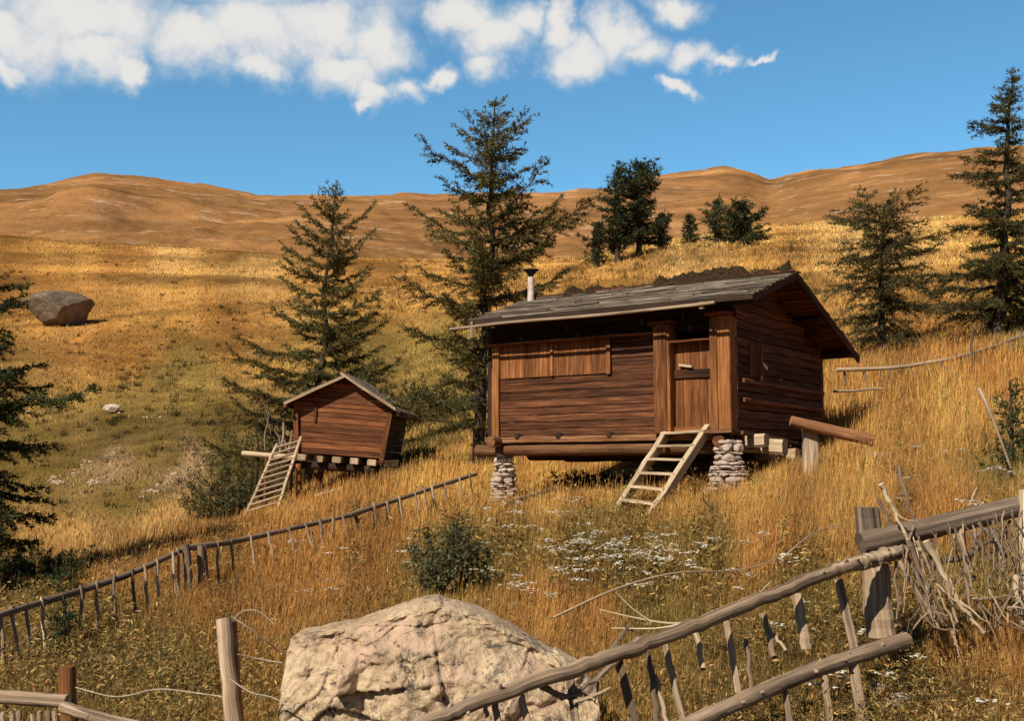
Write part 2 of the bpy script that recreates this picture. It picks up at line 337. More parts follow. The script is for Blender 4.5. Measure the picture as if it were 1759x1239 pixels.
# ------------------------------------------------------------------ vegetation colour of the land
GOLD = (.48, .252, .072); PALE = (.55, .315, .11); ORA = (.37, .178, .050); OLI = (.215, .142, .040); DRK = (.150, .096, .030); GRN = (.160, .112, .029); TAN = (.42, .27, .14)
ZN = [(0, 405, ORA), (100, 425, GOLD), (200, 425, ORA), (300, 440, PALE), (450, 452, PALE), (420, 432, ORA), (650, 445, ORA), (650, 480, GOLD), (850, 445, ORA), (850, 480, GOLD), (60, 480, ORA), (310, 825, TAN), (345, 803, TAN), (180, 790, TAN), (230, 845, OLI), (240, 770, OLI), (380, 760, OLI), (110, 770, OLI), (300, 520, GOLD), (420, 560, ORA), (200, 600, ORA), (300, 650, OLI), (200, 700, OLI), (350, 700, OLI), (60, 800, OLI), (300, 800, OLI), (200, 850, OLI), (120, 925, PALE), (250, 905, PALE), (500, 868, GOLD), (700, 825, GOLD), (780, 800, GOLD), (100, 980, ORA), (60, 1010, OLI), (300, 970, ORA), (500, 930, ORA), (150, 1110, DRK), (300, 1170, OLI), (450, 1000, ORA), (400, 1080, ORA), (600, 980, ORA), (650, 900, ORA), (780, 960, GRN), (1000, 925, OLI), (1000, 1000, DRK), (1200, 920, OLI), (1150, 855, GOLD), (950, 860, GOLD), (1300, 850, GOLD), (1500, 800, GOLD), (1600, 700, GOLD), (1700, 650, ORA), (1470, 880, GOLD), (1330, 930, ORA), (1400, 1000, OLI), (1300, 1100, DRK), (1500, 1100, DRK), (1650, 1000, OLI), (1600, 900, ORA), (1700, 840, OLI), (1680, 1120, ORA), (1600, 1200, DRK), (1100, 1070, OLI), (950, 1080, ORA), (700, 1180, OLI), (750, 590, OLI), (640, 580, OLI), (700, 700, OLI), (700, 760, OLI), (420, 800, GRN), (1000, 490, GOLD), (1200, 430, PALE), (1500, 400, PALE), (1330, 420, GOLD), (1600, 560, ORA), (1750, 560, OLI), (1400, 500, GOLD), (1700, 400, GOLD)]
_zp = np.array([(z[0], z[1] * 1.5) for z in ZN], float); _zc = np.array([z[2] for z in ZN])
def landcol(P, s=0):
    u, v = proj(P); u = np.clip(u, -150, 1900); v = np.clip(v, 400, 1239)
    x, y = P[:, 0], P[:, 1]
    d = np.maximum(np.hypot(x, y), 1.)
    k = np.clip(16 / d, .06, 1.6)
    u = u + fbm(x * k * .7, y * k * .45, 41 + s) * 190; v = v + fbm(x * k * .7 + 9, y * k * .45, 57 + s) * 110
    w = 1 / (((u[:, None] - _zp[None, :, 0]) ** 2 + (v[:, None] * 1.5 - _zp[None, :, 1]) ** 2) + 400) ** 1.7
    c = (w @ _zc) / w.sum(1)[:, None]
    k2 = 1 + fbm(x * k * 2.2, y * k * 2.2, 77) * 1.05 + fbm(x * .045 + 5, y * .10, 79, 5) * np.clip((d - 30) / 40, 0, 1) * 1.0
    zt = P[:, 2] + fbm(x * .05, y * .05, 87, 4) * 14; tr = fbm(zt * .85, x * .035, 89, 3) + fbm(zt * 2.1, x * .06, 90, 2) * .6; k2 = k2 * (1 + np.clip(tr * 1.3, -.28, .42) * np.clip((d - 35) / 35, 0, 1))
    return np.clip(c * k2[:, None], .008, .8)
def landcol_b(P):
    return np.concatenate([landcol(P[i:i + 50000]) for i in range(0, len(P), 50000)])
# ------------------------------------------------------------------ light and sky
SUN = nrm(np.array([-.60, -.80, .90]))
SUN_EL = math.asin(SUN[2]); SUN_ROT = math.atan2(SUN[0], SUN[1])
ld = bpy.data.lights.new('sun', 'SUN'); ld.energy = 5.; ld.angle = math.radians(.5); ld.color = (1., .90, .73)
lo = bpy.data.objects.new('sun', ld); COL.objects.link(lo); lo.rotation_euler = Vector(SUN).to_track_quat('Z', 'Y').to_euler()
Wd = bpy.data.worlds.new('World'); S.world = Wd; Wd.use_nodes = True
nt = Wd.node_tree; nt.nodes.clear(); n = N(nt)
wo = n.node('ShaderNodeOutputWorld'); sky = n.node('ShaderNodeTexSky'); sky.sky_type = 'NISHITA'; sky.sun_disc = False
sky.sun_elevation = SUN_EL; sky.sun_rotation = SUN_ROT; sky.altitude = 2000; sky.air_density = 1.; sky.dust_density = .6; sky.ozone_density = 2.
tc = n.node('ShaderNodeTexCoord'); dv = n.node('ShaderNodeVectorMath', operation='NORMALIZE'); n.l(tc.outputs['Generated'], dv.inputs[0])
sx = n.node('ShaderNodeSeparateXYZ'); n.l(dv.outputs[0], sx.inputs[0])
az = n.math('ARCTAN2', sx.outputs[0], sx.outputs[1]); el = n.math('ARCSINE', sx.outputs[2])
cb = n.node('ShaderNodeCombineXYZ'); n.l(az, cb.inputs[0]); n.l(el, cb.inputs[1])
w1 = n.node('ShaderNodeTexNoise'); w1.inputs['Scale'].default_value = 13.; w1.inputs['Detail'].default_value = 7; w1.inputs['Roughness'].default_value = .6; n.l(cb.outputs[0], w1.inputs['Vector'])
sh = n.node('ShaderNodeSeparateColor'); n.l(w1.outputs['Color'], sh.inputs[0])
azw = n.math('ADD', az, n.math('MULTIPLY', n.math('SUBTRACT', sh.outputs[0], .5), .10)); elw = n.math('ADD', el, n.math('MULTIPLY', n.math('SUBTRACT', sh.outputs[1], .5), .07))
BL = [(20, 70, 130, 62), (15, 118, 42, 26), (140, 25, 230, 75), (160, 85, 120, 45), (225, 112, 42, 32), (330, 70, 110, 52), (430, 60, 130, 62), (440, 105, 70, 32), (560, 50, 160, 62), (590, 120, 90, 48), (640, 150, 62, 26), (625, 168, 22, 14), (690, 145, 40, 24), (640, 60, 75, 80), (745, 130, 40, 20), (790, 30, 80, 52), (850, 60, 85, 62), (840, 115, 62, 36), (900, 30, 55, 34), (960, 40, 45, 45), (985, 95, 70, 48), (1050, 60, 62, 52), (1100, 85, 70, 36), (1190, 92, 60, 28), (1250, 95, 45, 14), (1165, 143, 38, 14), (1160, 5, 70, 26), (300, -60, 500, 90), (900, -50, 120, 40), (1500, -160, 300, 60), (-300, 20, 240, 70), (1330, 98, 40, 9)]
acc = None
for u, v, ru, rv in BL:
    p = nrm(pix(u, v, 100.)); a0 = math.atan2(p[0], p[1]); e0 = math.asin(p[2]); sa = ru / F * .95; se = rv / F * .95
    dx = n.math('DIVIDE', n.math('SUBTRACT', azw, a0), sa); dy = n.math('DIVIDE', n.math('SUBTRACT', elw, e0), se)
    r2 = n.math('ADD', n.math('MULTIPLY', dx, dx), n.math('MULTIPLY', dy, dy))
    g = n.math('SUBTRACT', 1.25, n.math('SQRT', r2))
    acc = g if acc is None else n.math('MAXIMUM', acc, g)
nz = n.noise(cb.outputs[0], 24, 6, .6)
den = n.math('ADD', acc, n.math('MULTIPLY', n.math('SUBTRACT', nz, .5), 1.1))
mr = n.node('ShaderNodeMapRange', interpolation_type='SMOOTHSTEP'); n.l(den, mr.inputs[0]); mr.inputs[1].default_value = -.05; mr.inputs[2].default_value = 1.05
mk = n.math('MULTIPLY', mr.outputs[0], n.math('GREATER_THAN', sx.outputs[1], 0.))
inner = n.ramp(n.math('ADD', n.math('MULTIPLY', den, .55), n.math('MULTIPLY', n.noise(cb.outputs[0], 14, 4, .55), .75)), [(.46, (.52, .64, .72)), (.80, (.86, .83, .79))])
hi = n.node('ShaderNodeMapRange', interpolation_type='SMOOTHSTEP'); n.l(el, hi.inputs[0]); hi.inputs[1].default_value = .40; hi.inputs[2].default_value = .75  # darkens the sky high above the view to cut ambient fill
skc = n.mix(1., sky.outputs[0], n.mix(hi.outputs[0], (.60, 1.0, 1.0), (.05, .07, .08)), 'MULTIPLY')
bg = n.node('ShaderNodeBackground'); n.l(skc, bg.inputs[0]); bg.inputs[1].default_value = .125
bc = n.node('ShaderNodeBackground'); n.l(inner, bc.inputs[0]); bc.inputs[1].default_value = .74
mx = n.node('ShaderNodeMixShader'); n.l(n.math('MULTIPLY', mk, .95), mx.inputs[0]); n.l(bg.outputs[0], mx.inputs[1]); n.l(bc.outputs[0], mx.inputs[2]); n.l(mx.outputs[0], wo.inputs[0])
S.view_settings.view_transform = 'Standard'; S.view_settings.look = 'None'; S.view_settings.exposure = .40; S.view_settings.gamma = 1.
S.cycles.max_bounces = 5; S.cycles.diffuse_bounces = 2; S.cycles.transmission_bounces = 3; S.cycles.transparent_max_bounces = 4
# ------------------------------------------------------------------ ground and hills
def polar(azs, ds):
    A, D = np.meshgrid(azs, ds, indexing='ij')
    return np.sin(A) * D, np.cos(A) * D
def grid_q(na, nd, wrap):
    i = np.arange(na if wrap else na - 1)[:, None]; j = np.arange(nd - 1)[None]; i2 = (i + 1) % na
    return np.stack([i * nd + j, i * nd + j + 1, i2 * nd + j + 1, i2 * nd + j], -1).reshape(-1, 4)
azs = np.r_[np.linspace(-.62, .62, 460), np.linspace(.64, 2 * PI - .64, 90)]
ds = np.exp(np.linspace(math.log(.25), math.log(235), 520))
X, Y = polar(azs, ds); Z = gz(X, Y)
P = np.stack([X, Y, Z], -1).reshape(-1, 3)
mb = MB(); mb.add(P, grid_q(len(azs), len(ds), True), None, None, landcol_b(P) * .82, True)
mb.add([[0, 0, gz(0., 0.001)]], None, None)
kind(mb.build('ground', M['ground']), 'structure')
CRU = np.array([-1500, -700, -200, 0, 60, 100, 150, 200, 300, 380, 440, 560, 620, 740, 850, 1000, 1060, 1100, 1140, 1200, 1250, 1290, 1330, 1400, 1500, 1600, 1680, 1759, 2000, 2600, 3500], float)
CRV = np.array([330, 300, 330, 316, 309, 297, 288, 293, 300, 312, 326, 328, 329, 327, 322, 318, 312, 294, 284, 279, 277, 285, 299, 284, 268, 256, 251, 243, 215, 200, 260], float)
NEU = np.array([-1500, 0, 450, 820, 1200, 1640, 2600, 3500], float); NEV = np.array([500, 475, 500, 515, 490, 450, 420, 420], float)
azs = np.linspace(-1.06, 1.06, 690); ls = np.linspace(0, 1.5, 260)
A, Lm = np.meshgrid(azs, ls, indexing='ij'); U = CX + F * np.tan(A)
U2 = np.clip(U, -1500, 3500)
Dd = 225 * (620 / 225.) ** Lm
cv = np.interp(U2, CRU, CRV); nv = np.interp(U2, NEU, NEV)
prof = np.where(Lm < 1, nv + (cv - nv) * Lm ** .85, cv + (Lm - 1) * 260)
Tt = (800 - prof) / F
Xh = np.sin(A) * Dd; Yh = np.cos(A) * Dd
rel = fbm(Xh * .012, Yh * .009, 61, 6) * 26 * np.clip(Lm * 3, 0, 1) * np.clip((1.08 - Lm) * 2.4, .1, 1) + fbm(Xh * .05, Yh * .02, 67, 4) * 5
Zh = Tt * Yh + rel
P = np.stack([Xh, Yh, Zh], -1).reshape(-1, 3)
hc = np.array([.26, .128, .050]); k2 = 1 + fbm(P[:, 0] * .02, P[:, 1] * .012, 81, 5) * .7
hcol = hc * k2[:, None]; rr = fbm(P[:, 0] * .03, P[:, 1] * .02, 83, 5); hcol = np.where((rr > .13)[:, None], hcol * .6 + np.array([.20, .10, .05]) * .5, hcol)
lw = np.clip(1 - Lm.ravel() / .55, 0, 1)[:, None]; hcol = hcol * (1 - lw) + hcol * np.array([1.35, 1.35, 1.25]) * lw
st2 = fbm(P[:, 2] * .11 + fbm(P[:, 0] * .01, P[:, 1] * .01, 97, 3) * 5, P[:, 0] * .008, 95, 4); hcol = np.clip(hcol * (1 + st2 * 1.3)[:, None], .01, .8)
mb = MB(); mb.add(P, grid_q(len(azs), len(ls), False), None, None, hcol, True)
kind(mb.build('hills', M['hills']), 'structure')
# unseen slope behind the viewer, added to keep blue sky fill off the shadows
azs = np.linspace(.97, 2 * PI - .97, 300); ls = np.linspace(0, 1, 70); A, Lm = np.meshgrid(azs, ls, indexing='ij'); Dd = 240 + 460 * Lm
ed = np.clip((A - .97) / .5, 0, 1) * np.clip((2 * PI - .97 - A) / .5, 0, 1); an = .30 + .06 * np.sin(A * 3.1) + fbm(A * 3, A * 0 + 2, 7, 4) * .16; an = .16 + (an - .16) * ed
Xh = np.sin(A) * Dd; Yh = np.cos(A) * Dd; Zh = -12 + Lm ** 1.2 * Dd * np.tan(an) + fbm(Xh * .012, Yh * .012, 15, 5) * 30 * Lm
P = np.stack([Xh, Yh, Zh], -1).reshape(-1, 3); mb = MB(); mb.add(P, grid_q(len(azs), len(ls), False), None, None, np.array([.20, .105, .042]) * (1 + fbm(P[:, 0] * .02, P[:, 1] * .02, 16, 5) * .8)[:, None], True)
kind(mb.build('hills', M['hills']), 'structure')
# ------------------------------------------------------------------ hut
WF = float
hut_o = pix(1262, 742, 20.); HRZ = math.radians(-35)
hx = np.array([math.cos(HRZ), math.sin(HRZ), 0]); hy = np.array([-math.sin(HRZ), math.cos(HRZ), 0])
def hw(x, y, z=0.): return hut_o + hx * x + hy * y + np.array([0, 0, z])
def hl(P): q = P - hut_o; return q @ hx, q @ hy
hut = tag(empty('log_cabin', tuple(hut_o), HRZ), 'large red brown log cabin with grey shingle roof raised on two white stone piers', 'cabin')
HL, HW = 5.42, 4.7
def v3(*a): return np.array(a, float)
def roofz(y): return np.where(y < 1.55, 2.36 + .325 * (y + .6), 3.06 - .365 * (y - 1.55))
# front wall boards
mb = MB(); z = -.02
for k in range(8):
    h = .155 + (R.random() - .5) * .03
    if z > 1.13: break
    board(mb, (-5.25, .02 + R.random() * .015, z + h / 2), (-1.5, .02 + R.random() * .015, z + h / 2 + .01), (0, 0, h - .012), (0, .07, 0), 10, .004)
    z += h
zz = z
while z < 1.9:
    h = .15 + (R.random() - .5) * .03
    board(mb, (-2.56, .03 + R.random() * .012, z + h / 2), (-1.5, .03, z + h / 2), (0, 0, h - .012), (0, .06, 0), 5, .004); z += h
mb.build('wall', M['dark_wood'], hut); ZT = zz
mb = MB(); x = -5.24
while x < -2.6:
    w = .16 + R.random() * .1; w = min(w, -2.57 - x)
    board(mb, (x + w / 2, -.005 - R.random() * .012, ZT), (x + w / 2, -.005, 1.89), (w - .006, 0, 0), (0, .04, 0), 5, .003); x += w
mb.build('plank_panel', M['gold_wood'], hut)
mb = MB(); board(mb, (-3.93, -.045, ZT), (-3.93, -.045, 1.88), (.06, 0, 0), (0, .03, 0), 3); mb.build('batten', M['gold_wood'], hut)
mb = MB(); board(mb, (-2.6, -.045, ZT - .02), (-2.6, -.045, 1.88), (.09, 0, 0), (0, .04, 0), 3)
mb.build('batten', M['gold_wood'], hut)
# upper wall under the eave
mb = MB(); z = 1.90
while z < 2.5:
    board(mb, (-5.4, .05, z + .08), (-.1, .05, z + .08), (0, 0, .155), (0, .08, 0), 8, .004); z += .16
mb.build('upper_wall', M['black_wood'], hut)  # black wood puts the eave shadow into the wall colour
mb = MB(); board(mb, (-5.5, -.07, 1.915), (-1.5, -.07, 1.915), (0, .2, .02), (0, -.006, .05), 12, .006)
mb.build('drip_board', M['red_wood'], hut)
mb = MB(); board(mb, (-1.25, -.08, 1.72), (-.34, -.08, 1.73), (0, .22, .02), (0, -.006, .05), 5, .005)
mb.build('drip_board', M['red_wood'], hut)
mb = MB(); board(mb, (-1.7, -.06, 1.76), (-.1, -.02, 1.74), (0, .0, .07), (0, .06, 0), 4)
# posts
def post(x0, x1, y0, y1, z0, z1, m, name='corner_post', seg=8):
    mb = MB(); board(mb, ((x0 + x1) / 2, (y0 + y1) / 2, z0), ((x0 + x1) / 2, (y0 + y1) / 2, z1), (x1 - x0, 0, 0), (0, y1 - y0, 0), seg, .006, .1); return mb.build(name, m, hut)
post(-5.42, -5.24, -.07, .18, -.08, 1.9, M['post_wood'])
post(-5.56, -5.43, -.02, .22, -.05, 2.3, M['black_wood'])
post(-1.54, -1.2, -.2, .15, -.02, 2.04, M['post_wood'], 'door_post')
mb = MB(); board(mb, (-1.62, -.1, 2.07), (-1.13, -.1, 2.09), (0, .32, 0), (0, 0, .05), 3); mb.build('post_cap', M['red_wood'], hut)
mb = MB(); board(mb, (-1.385, -.214, 0), (-1.385, -.214, 2.0), (.26, 0, 0), (0, .022, 0), 6); mb.build('post_facing', M['gold_wood'], hut)
post(-.36, .02, -.2, .16, -.06, 2.12, M['post_wood'], 'door_post')
mb = MB(); board(mb, (-.29, -.215, 0), (-.29, -.215, 2.08), (.14, 0, 0), (0, .025, 0), 6); mb.build('post_facing', M['post_wood'], hut)
mb = MB(); board(mb, (-.42, -.12, 2.16), (.0, -.12, 2.17), (0, .34, 0), (0, 0, .05), 3); mb.build('post_cap', M['red_wood'], hut)
post(-.12, .02, HW - .1, HW + .06, -.62, 1.95, M['red_wood'])
# door
mb = MB(); x = -1.19
for w in (.17, .15, .18, .16, .17): board(mb, (x + w / 2, .05, .1), (x + w / 2, .05, 1.72), (w - .008, 0, 0), (0, .05, 0), 6, .002); x += w
door = mb.build('door', M['gold_wood'], hut)
mb = MB(); board(mb, (-1.19, .01, 1.1), (-.37, .01, 1.1), (0, 0, .16), (0, .06, 0), 4); mb.build('crossbar', M['dark_wood'], door)
mb = MB(); board(mb, (-1.19, -.0, .05), (-.37, -.0, .05), (0, 0, .11), (0, .1, 0), 4); mb.build('kick_board', M['gold_wood'], door)
mb = MB(); board(mb, (-1.08, -.03, 1.27), (-.80, -.05, 1.225), (0, 0, .05), (0, .06, 0), 3, .004, .3); mb.build('latch', M['pale_wood'], door)
mb = MB(); board(mb, (-1.2, .06, 1.72), (-.36, .06, 2.0), (0, .05, 0), (0, 0, .05), 2)
# gable wall, side
mb = MB(); z = -.1; k = 0
while z < 2.98:
    h = .17 + (R.random() - .5) * .04; zt = z + h; y0, y1 = .08, HW - .05
    if zt > 2.36 + .325 * .6: y0 = max(y0, (zt - 2.36) / .325 - .6)
    yb = 1.55 + (3.06 - zt) / .365; y1 = min(y1, yb - .08)
    if y1 - y0 > .15:
        off = R.random() * .05
        board(mb, (-.05 + off, y0, z + h / 2), (-.05 + off * .6 + R.random() * .02, y1, z + h / 2), (0, 0, h - .014), (.1, 0, 0), 8, .008)
    z = zt
mb.build('gable_wall', M['dark_wood'], hut)
for zb, tl in ((.60, .06), (.96, .055)):
    mb = MB(); board(mb, (.055, .3, zb), (.06, HW - .1, zb - .02), (tl, 0, -.03), (0, 0, .07), 10, .006); mb.build('ledge_rail', M['red_wood'], hut)
mb = MB(); tube(mb, line((-HL - .02, .05, 2.48), (.0, .05, 2.49), 6), .09)
mb.build('wall_plate', M['black_wood'], hut)
# rear and left walls
mb = MB(); z = -.1
while z < 1.8:
    board(mb, (-HL, HW - .02, z + .1), (-.05, HW - .02, z + .1), (0, 0, .19), (0, .08, 0), 4); board(mb, (-HL + .03, .2, z + .1), (-HL + .03, HW - .1, z + .1), (0, 0, .19), (.08, 0, 0), 4); z += .2
board(mb, (-HL + .03, .5, 1.95), (-HL + .03, 4.1, 1.95), (0, 0, .25), (.08, 0, 0), 4); board(mb, (-HL + .03, .3, 2.25), (-HL + .03, 3.3, 2.25), (0, 0, .3), (.08, 0, 0), 4); board(mb, (-HL + .03, .7, 2.55), (-HL + .03, 2.5, 2.55), (0, 0, .28), (.08, 0, 0), 4)
mb.build('rear_wall', M['dark_wood'], hut)
# gable hatch (small window)
mb = MB()
for yy in (.72, .86, 1.0): board(mb, (.03, yy, 1.06), (.03, yy, 1.68), (0, .13, 0), (.05, 0, 0), 3)
ht = mb.build('hatch', M['dark_wood'], hut)
mb = MB(); board(mb, (.075, 1.09, 1.0), (.075, 1.09, 1.72), (0, .05, 0), (.10, 0, 0), 3); mb.build('hatch_frame', M['post_wood'], ht)
mb = MB(); board(mb, (.075, 1.18, 1.34), (.10, 1.36, 1.25), (0, 0, .05), (.04, 0, 0), 2); mb.build('hatch_peg', M['white'], ht)
# floor and sill logs
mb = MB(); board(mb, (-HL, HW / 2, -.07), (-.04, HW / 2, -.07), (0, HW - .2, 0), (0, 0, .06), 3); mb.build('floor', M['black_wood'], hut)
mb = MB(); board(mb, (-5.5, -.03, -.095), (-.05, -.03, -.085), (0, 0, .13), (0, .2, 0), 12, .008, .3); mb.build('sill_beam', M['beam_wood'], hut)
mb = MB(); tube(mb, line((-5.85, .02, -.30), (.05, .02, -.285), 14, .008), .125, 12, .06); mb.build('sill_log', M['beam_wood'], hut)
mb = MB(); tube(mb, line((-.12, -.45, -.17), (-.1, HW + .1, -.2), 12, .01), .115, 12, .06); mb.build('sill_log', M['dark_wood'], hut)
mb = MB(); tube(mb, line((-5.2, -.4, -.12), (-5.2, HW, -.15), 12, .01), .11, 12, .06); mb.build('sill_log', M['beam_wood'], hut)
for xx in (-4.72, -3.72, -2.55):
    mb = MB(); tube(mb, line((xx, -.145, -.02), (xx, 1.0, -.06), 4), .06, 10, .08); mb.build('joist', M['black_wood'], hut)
for yy, zz in ((1.5, -.34), (3.0, -.36)):  # added black logs filling the shadowed space under the floor
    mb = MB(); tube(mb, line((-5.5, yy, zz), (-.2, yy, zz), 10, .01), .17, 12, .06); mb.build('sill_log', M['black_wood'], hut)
for yy, zz, ln, r in ((.55, -.17, .42, .12), (1.25, -.26, .5, .14), (2.1, -.42, .42, .12), (2.75, -.5, .4, .11), (3.5, -.52, .4, .11)):
    mb = MB(); board(mb, (-.9, yy, zz + .02), (ln, yy - .1, zz), (0, 0, r * 2), (0, r * 2.1, 0), 5, .02, .4); mb.build('floor_beam', M['pale_wood'] if yy < 2 else M['grey_wood'], hut)
mb = MB(); board(mb, (-.38, -.3, -.005), (.16, -.28, .0), (0, .42, 0), (0, 0, .07), 3, .01); board(mb, (.14, -.1, -.02), (.17, 2.6, -.16), (.14, 0, 0), (0, 0, .06), 8, .008); mb.build('threshold', M['beam_wood'], hut)
# roof
roof = None
def slope(y0, y1, f, n, xl, xr, name, m, th=.035):
    mb = MB(); step = (y1 - y0) / n
    for k in range(n):
        ya = y0 + k * step; x = xl
        while x < xr - .02:
            w = .7 + R.random() * 1.8 if name == 'roof' else 1.5
            w = min(w, xr - x); j = (R.random() - .5) * .05
            za = f(ya) + .055 + R.random() * .018; zb = f(ya + step * 1.25) + .015
            o = (R.random() - .5) * .05
            a = v3(x + .004, (ya + ya + step * 1.25) / 2 + o, (za + zb) / 2); b_ = a + v3(w - .008, 0, 0)
            wv = v3(0, step * 1.28, zb - za); board(mb, a, b_, wv, nrm(np.cross(v3(1, 0, 0), wv)) * th, 3, .008, .15); x += w
    return mb.build(name, m, hut)
roof = slope(-.66, 1.62, lambda y: float(2.36 + .325 * (y + .6)), 11, -5.6, .70, 'roof', M['roof_wood'])
def rz2(y): return float(3.06 - .365 * (y - 1.55))
mb = MB(); st = (5.25 - 1.5) / 10
for k in range(10):
    yb = 5.25 - k * st; x = -5.6
    while x < .66:
        w = min(.6 + R.random() * 1.4, .68 - x); zb = rz2(yb) + .05; za = rz2(yb - st * 1.25) + .015
        wv = v3(0, st * 1.28, zb - za); a = v3(x + .004, yb - st * .62, (za + zb) / 2); board(mb, a, a + v3(w - .008, 0, 0), wv, nrm(np.cross(v3(1, 0, 0), wv)) * .035, 2, .008); x += w
mb.build('rear_roof', M['dark_wood'], roof)
mb = MB(); board(mb, (.66, -.62, 2.33), (.66, 1.56, 3.03), (0, -.04, .13), (.035, 0, 0), 6, .006); mb.build('barge_board', M['dark_wood'], roof)
mb = MB(); board(mb, (.66, 1.54, 3.03), (.66, 5.22, 1.68), (0, .05, .13), (.035, 0, 0), 8, .006); mb.build('barge_board', M['dark_wood'], roof)
for yy, zz in ((-.05, 2.40), (1.5, 2.90), (3.1, 2.36), (HW, 1.78)):
    mb = MB(); tube(mb, line((-5.55, yy, zz), (.58, yy, zz), 6), .085, 10, .05); mb.build('purlin', M['black_wood'], roof)
mb = MB(); tube(mb, poly([(-6.05, -.70, 2.235), (-4.5, -.74, 2.265), (-2.5, -.73, 2.25), (-.6, -.75, 2.27), (.0, -.76, 2.285)], 20), .032, 8, .1); mb.build('eave_pole', M['grey_wood'], roof)
mb = MB(); tube(mb, line((-5.45, -.72, 2.36), (-5.45, -.72, 2.02), 3), .03, 7); mb.build('eave_hook', M['grey_wood'], roof)
mb = MB(); board(mb, (-.28, -.70, 2.2), (-.28, -.70, 2.32), (.07, 0, 0), (0, .07, 0), 2); mb.build('eave_hook', M['pale_wood'], roof)
mb = MB(); board(mb, (-5.6, -.66, 2.34), (.68, -.66, 2.35), (0, .02, .10), (0, .03, 0), 12, .006); mb.build('fascia', M['black_wood'], roof)
# sod along the ridge and the rear slope
def blades_(mb, P, h, w, rg, col, lean=.6):
    n_ = len(P); a = rg.random(n_) * 2 * PI; s = np.c_[np.cos(a), np.sin(a), np.zeros(n_)] * (w * .5)[:, None]; b_ = rg.random(n_) * 2 * PI; tp = P + np.c_[np.cos(b_) * lean * h, np.sin(b_) * lean * h, h]
    mb.add(np.stack([P - s, P + s, tp], 1).reshape(-1, 3), None, np.arange(n_ * 3).reshape(-1, 3), None, np.repeat(col, 3, 0))
mb = MB(); nx, ny = 260, 90; xs = np.linspace(-5.0, .66, nx); ys = np.linspace(1.28, 4.9, ny); XX, YY = np.meshgrid(xs, ys, indexing='ij')
e = np.clip((YY - 1.28) * 5, 0, 1) * np.clip((4.9 - YY) * 5, 0, 1) * np.clip((.66 - XX) * 7, 0, 1) * np.clip((XX + 5.0) * 3, 0, 1)
h = (.02 + np.clip(fbm(XX * 3.6, YY * 3.6, 5, 6) * .62 + .045 + .13 * np.clip((XX + 1.9) / 1.0, 0, 1), 0, .5)) * e
ZZ = np.where(YY > 1.55, 3.06 - .365 * (YY - 1.55), 3.06 - .325 * (1.55 - YY)) + .05 + h - .09 * (1 - e)
mb.add(np.stack([XX, YY, ZZ], -1).reshape(-1, 3), grid_q(nx, ny, False)[:, ::-1], None, np.stack([XX, YY, ZZ * 2], -1).reshape(-1, 3), None, True)
m, nt, b, o_ = mat('dry_sod'); n = N(nt); f = n.noise(n.attr('gr', 1), 16, 5, .8); n.l(n.ramp(f, [(.3, (.010, .007, .004)), (.55, (.04, .023, .010)), (.75, (.12, .07, .03))]), b.inputs['Base Color']); n.bump(f, b, .05)
turf = mb.build('turf', m, roof)
tf = MB(); k = 1500; tx = -4.6 + 5.2 * R.random(k); ty = 1.35 + R.random(k) * .6; tz = 3.1 + np.clip(fbm(tx * 3.6, ty * 3.6, 5, 6) * .5, 0, 1) + .08 * np.clip((tx + 1.9), 0, 1); blades_(tf, np.stack([tx, ty, tz], -1), .05 + R.random(k) * .10, np.full(k, .014), R, np.array([(.07, .045, .018)]) * (.4 + R.random((k, 1)) * 1.4)); tf.build('dry_tufts', M['grass'], turf)
# flue
mb = MB(); tube(mb, line((-5.34, 1.3, 2.85), (-5.34, 1.3, 3.56), 6, .004), .075, 14, .03); fl = mb.build('chimney', M['pipe'], roof)
mb = MB(); tube(mb, [(-5.34, 1.3, 3.56), (-5.34, 1.3, 3.60), (-5.34, 1.3, 3.69), (-5.34, 1.3, 3.72), (-5.34, 1.3, 3.735)], [.05, .06, .13, .19, .15], 14, .2); mb.build('cowl', M['black'], fl)
# ------------------------------------------------------------------ steps, piers
def to_ground(p): return np.array([p[0], p[1], gz(p[0], p[1])])
st_o = to_ground(hw(-.95, -1.9)); st = tag(empty('wooden_steps', tuple(st_o)), 'open wooden steps with bare pale treads leading up to the cabin door', 'steps')
la, lb = hw(-1.32, -.12, -.02), to_ground(hw(-1.36, -2.0)); ra, rb = hw(-.42, -.32, .0), to_ground(hw(-.58, -2.25))
lb[2] -= .02; rb[2] -= .08
for a, b_ in ((la, lb), (ra, rb)):
    dr = nrm(b_ - a); up = nrm(np.cross(dr, hx)); mb = MB(); board(mb, a - dr * .1, b_ + dr * .1, up * .19, hx * .10, 7, .008, .25)
    o = mb.build('stringer', M['pale_wood'], None, st_o); o.location = (0, 0, 0); o.parent = st
for t in (.02, .19, .36, .53, .70, .86):
    a = la + (lb - la) * t; b_ = ra + (rb - ra) * t; a = a + hx * .02; mb = MB(); up = v3(0, 0, .045)
    board(mb, a + v3(0, 0, .03) - hx * (.06 if t < .1 else 0), b_ + v3(0, 0, .03), -hy * .27, up, 5, .005, .2); o = mb.build('tread', M['pale_wood'], None, st_o); o.location = (0, 0, 0); o.parent = st
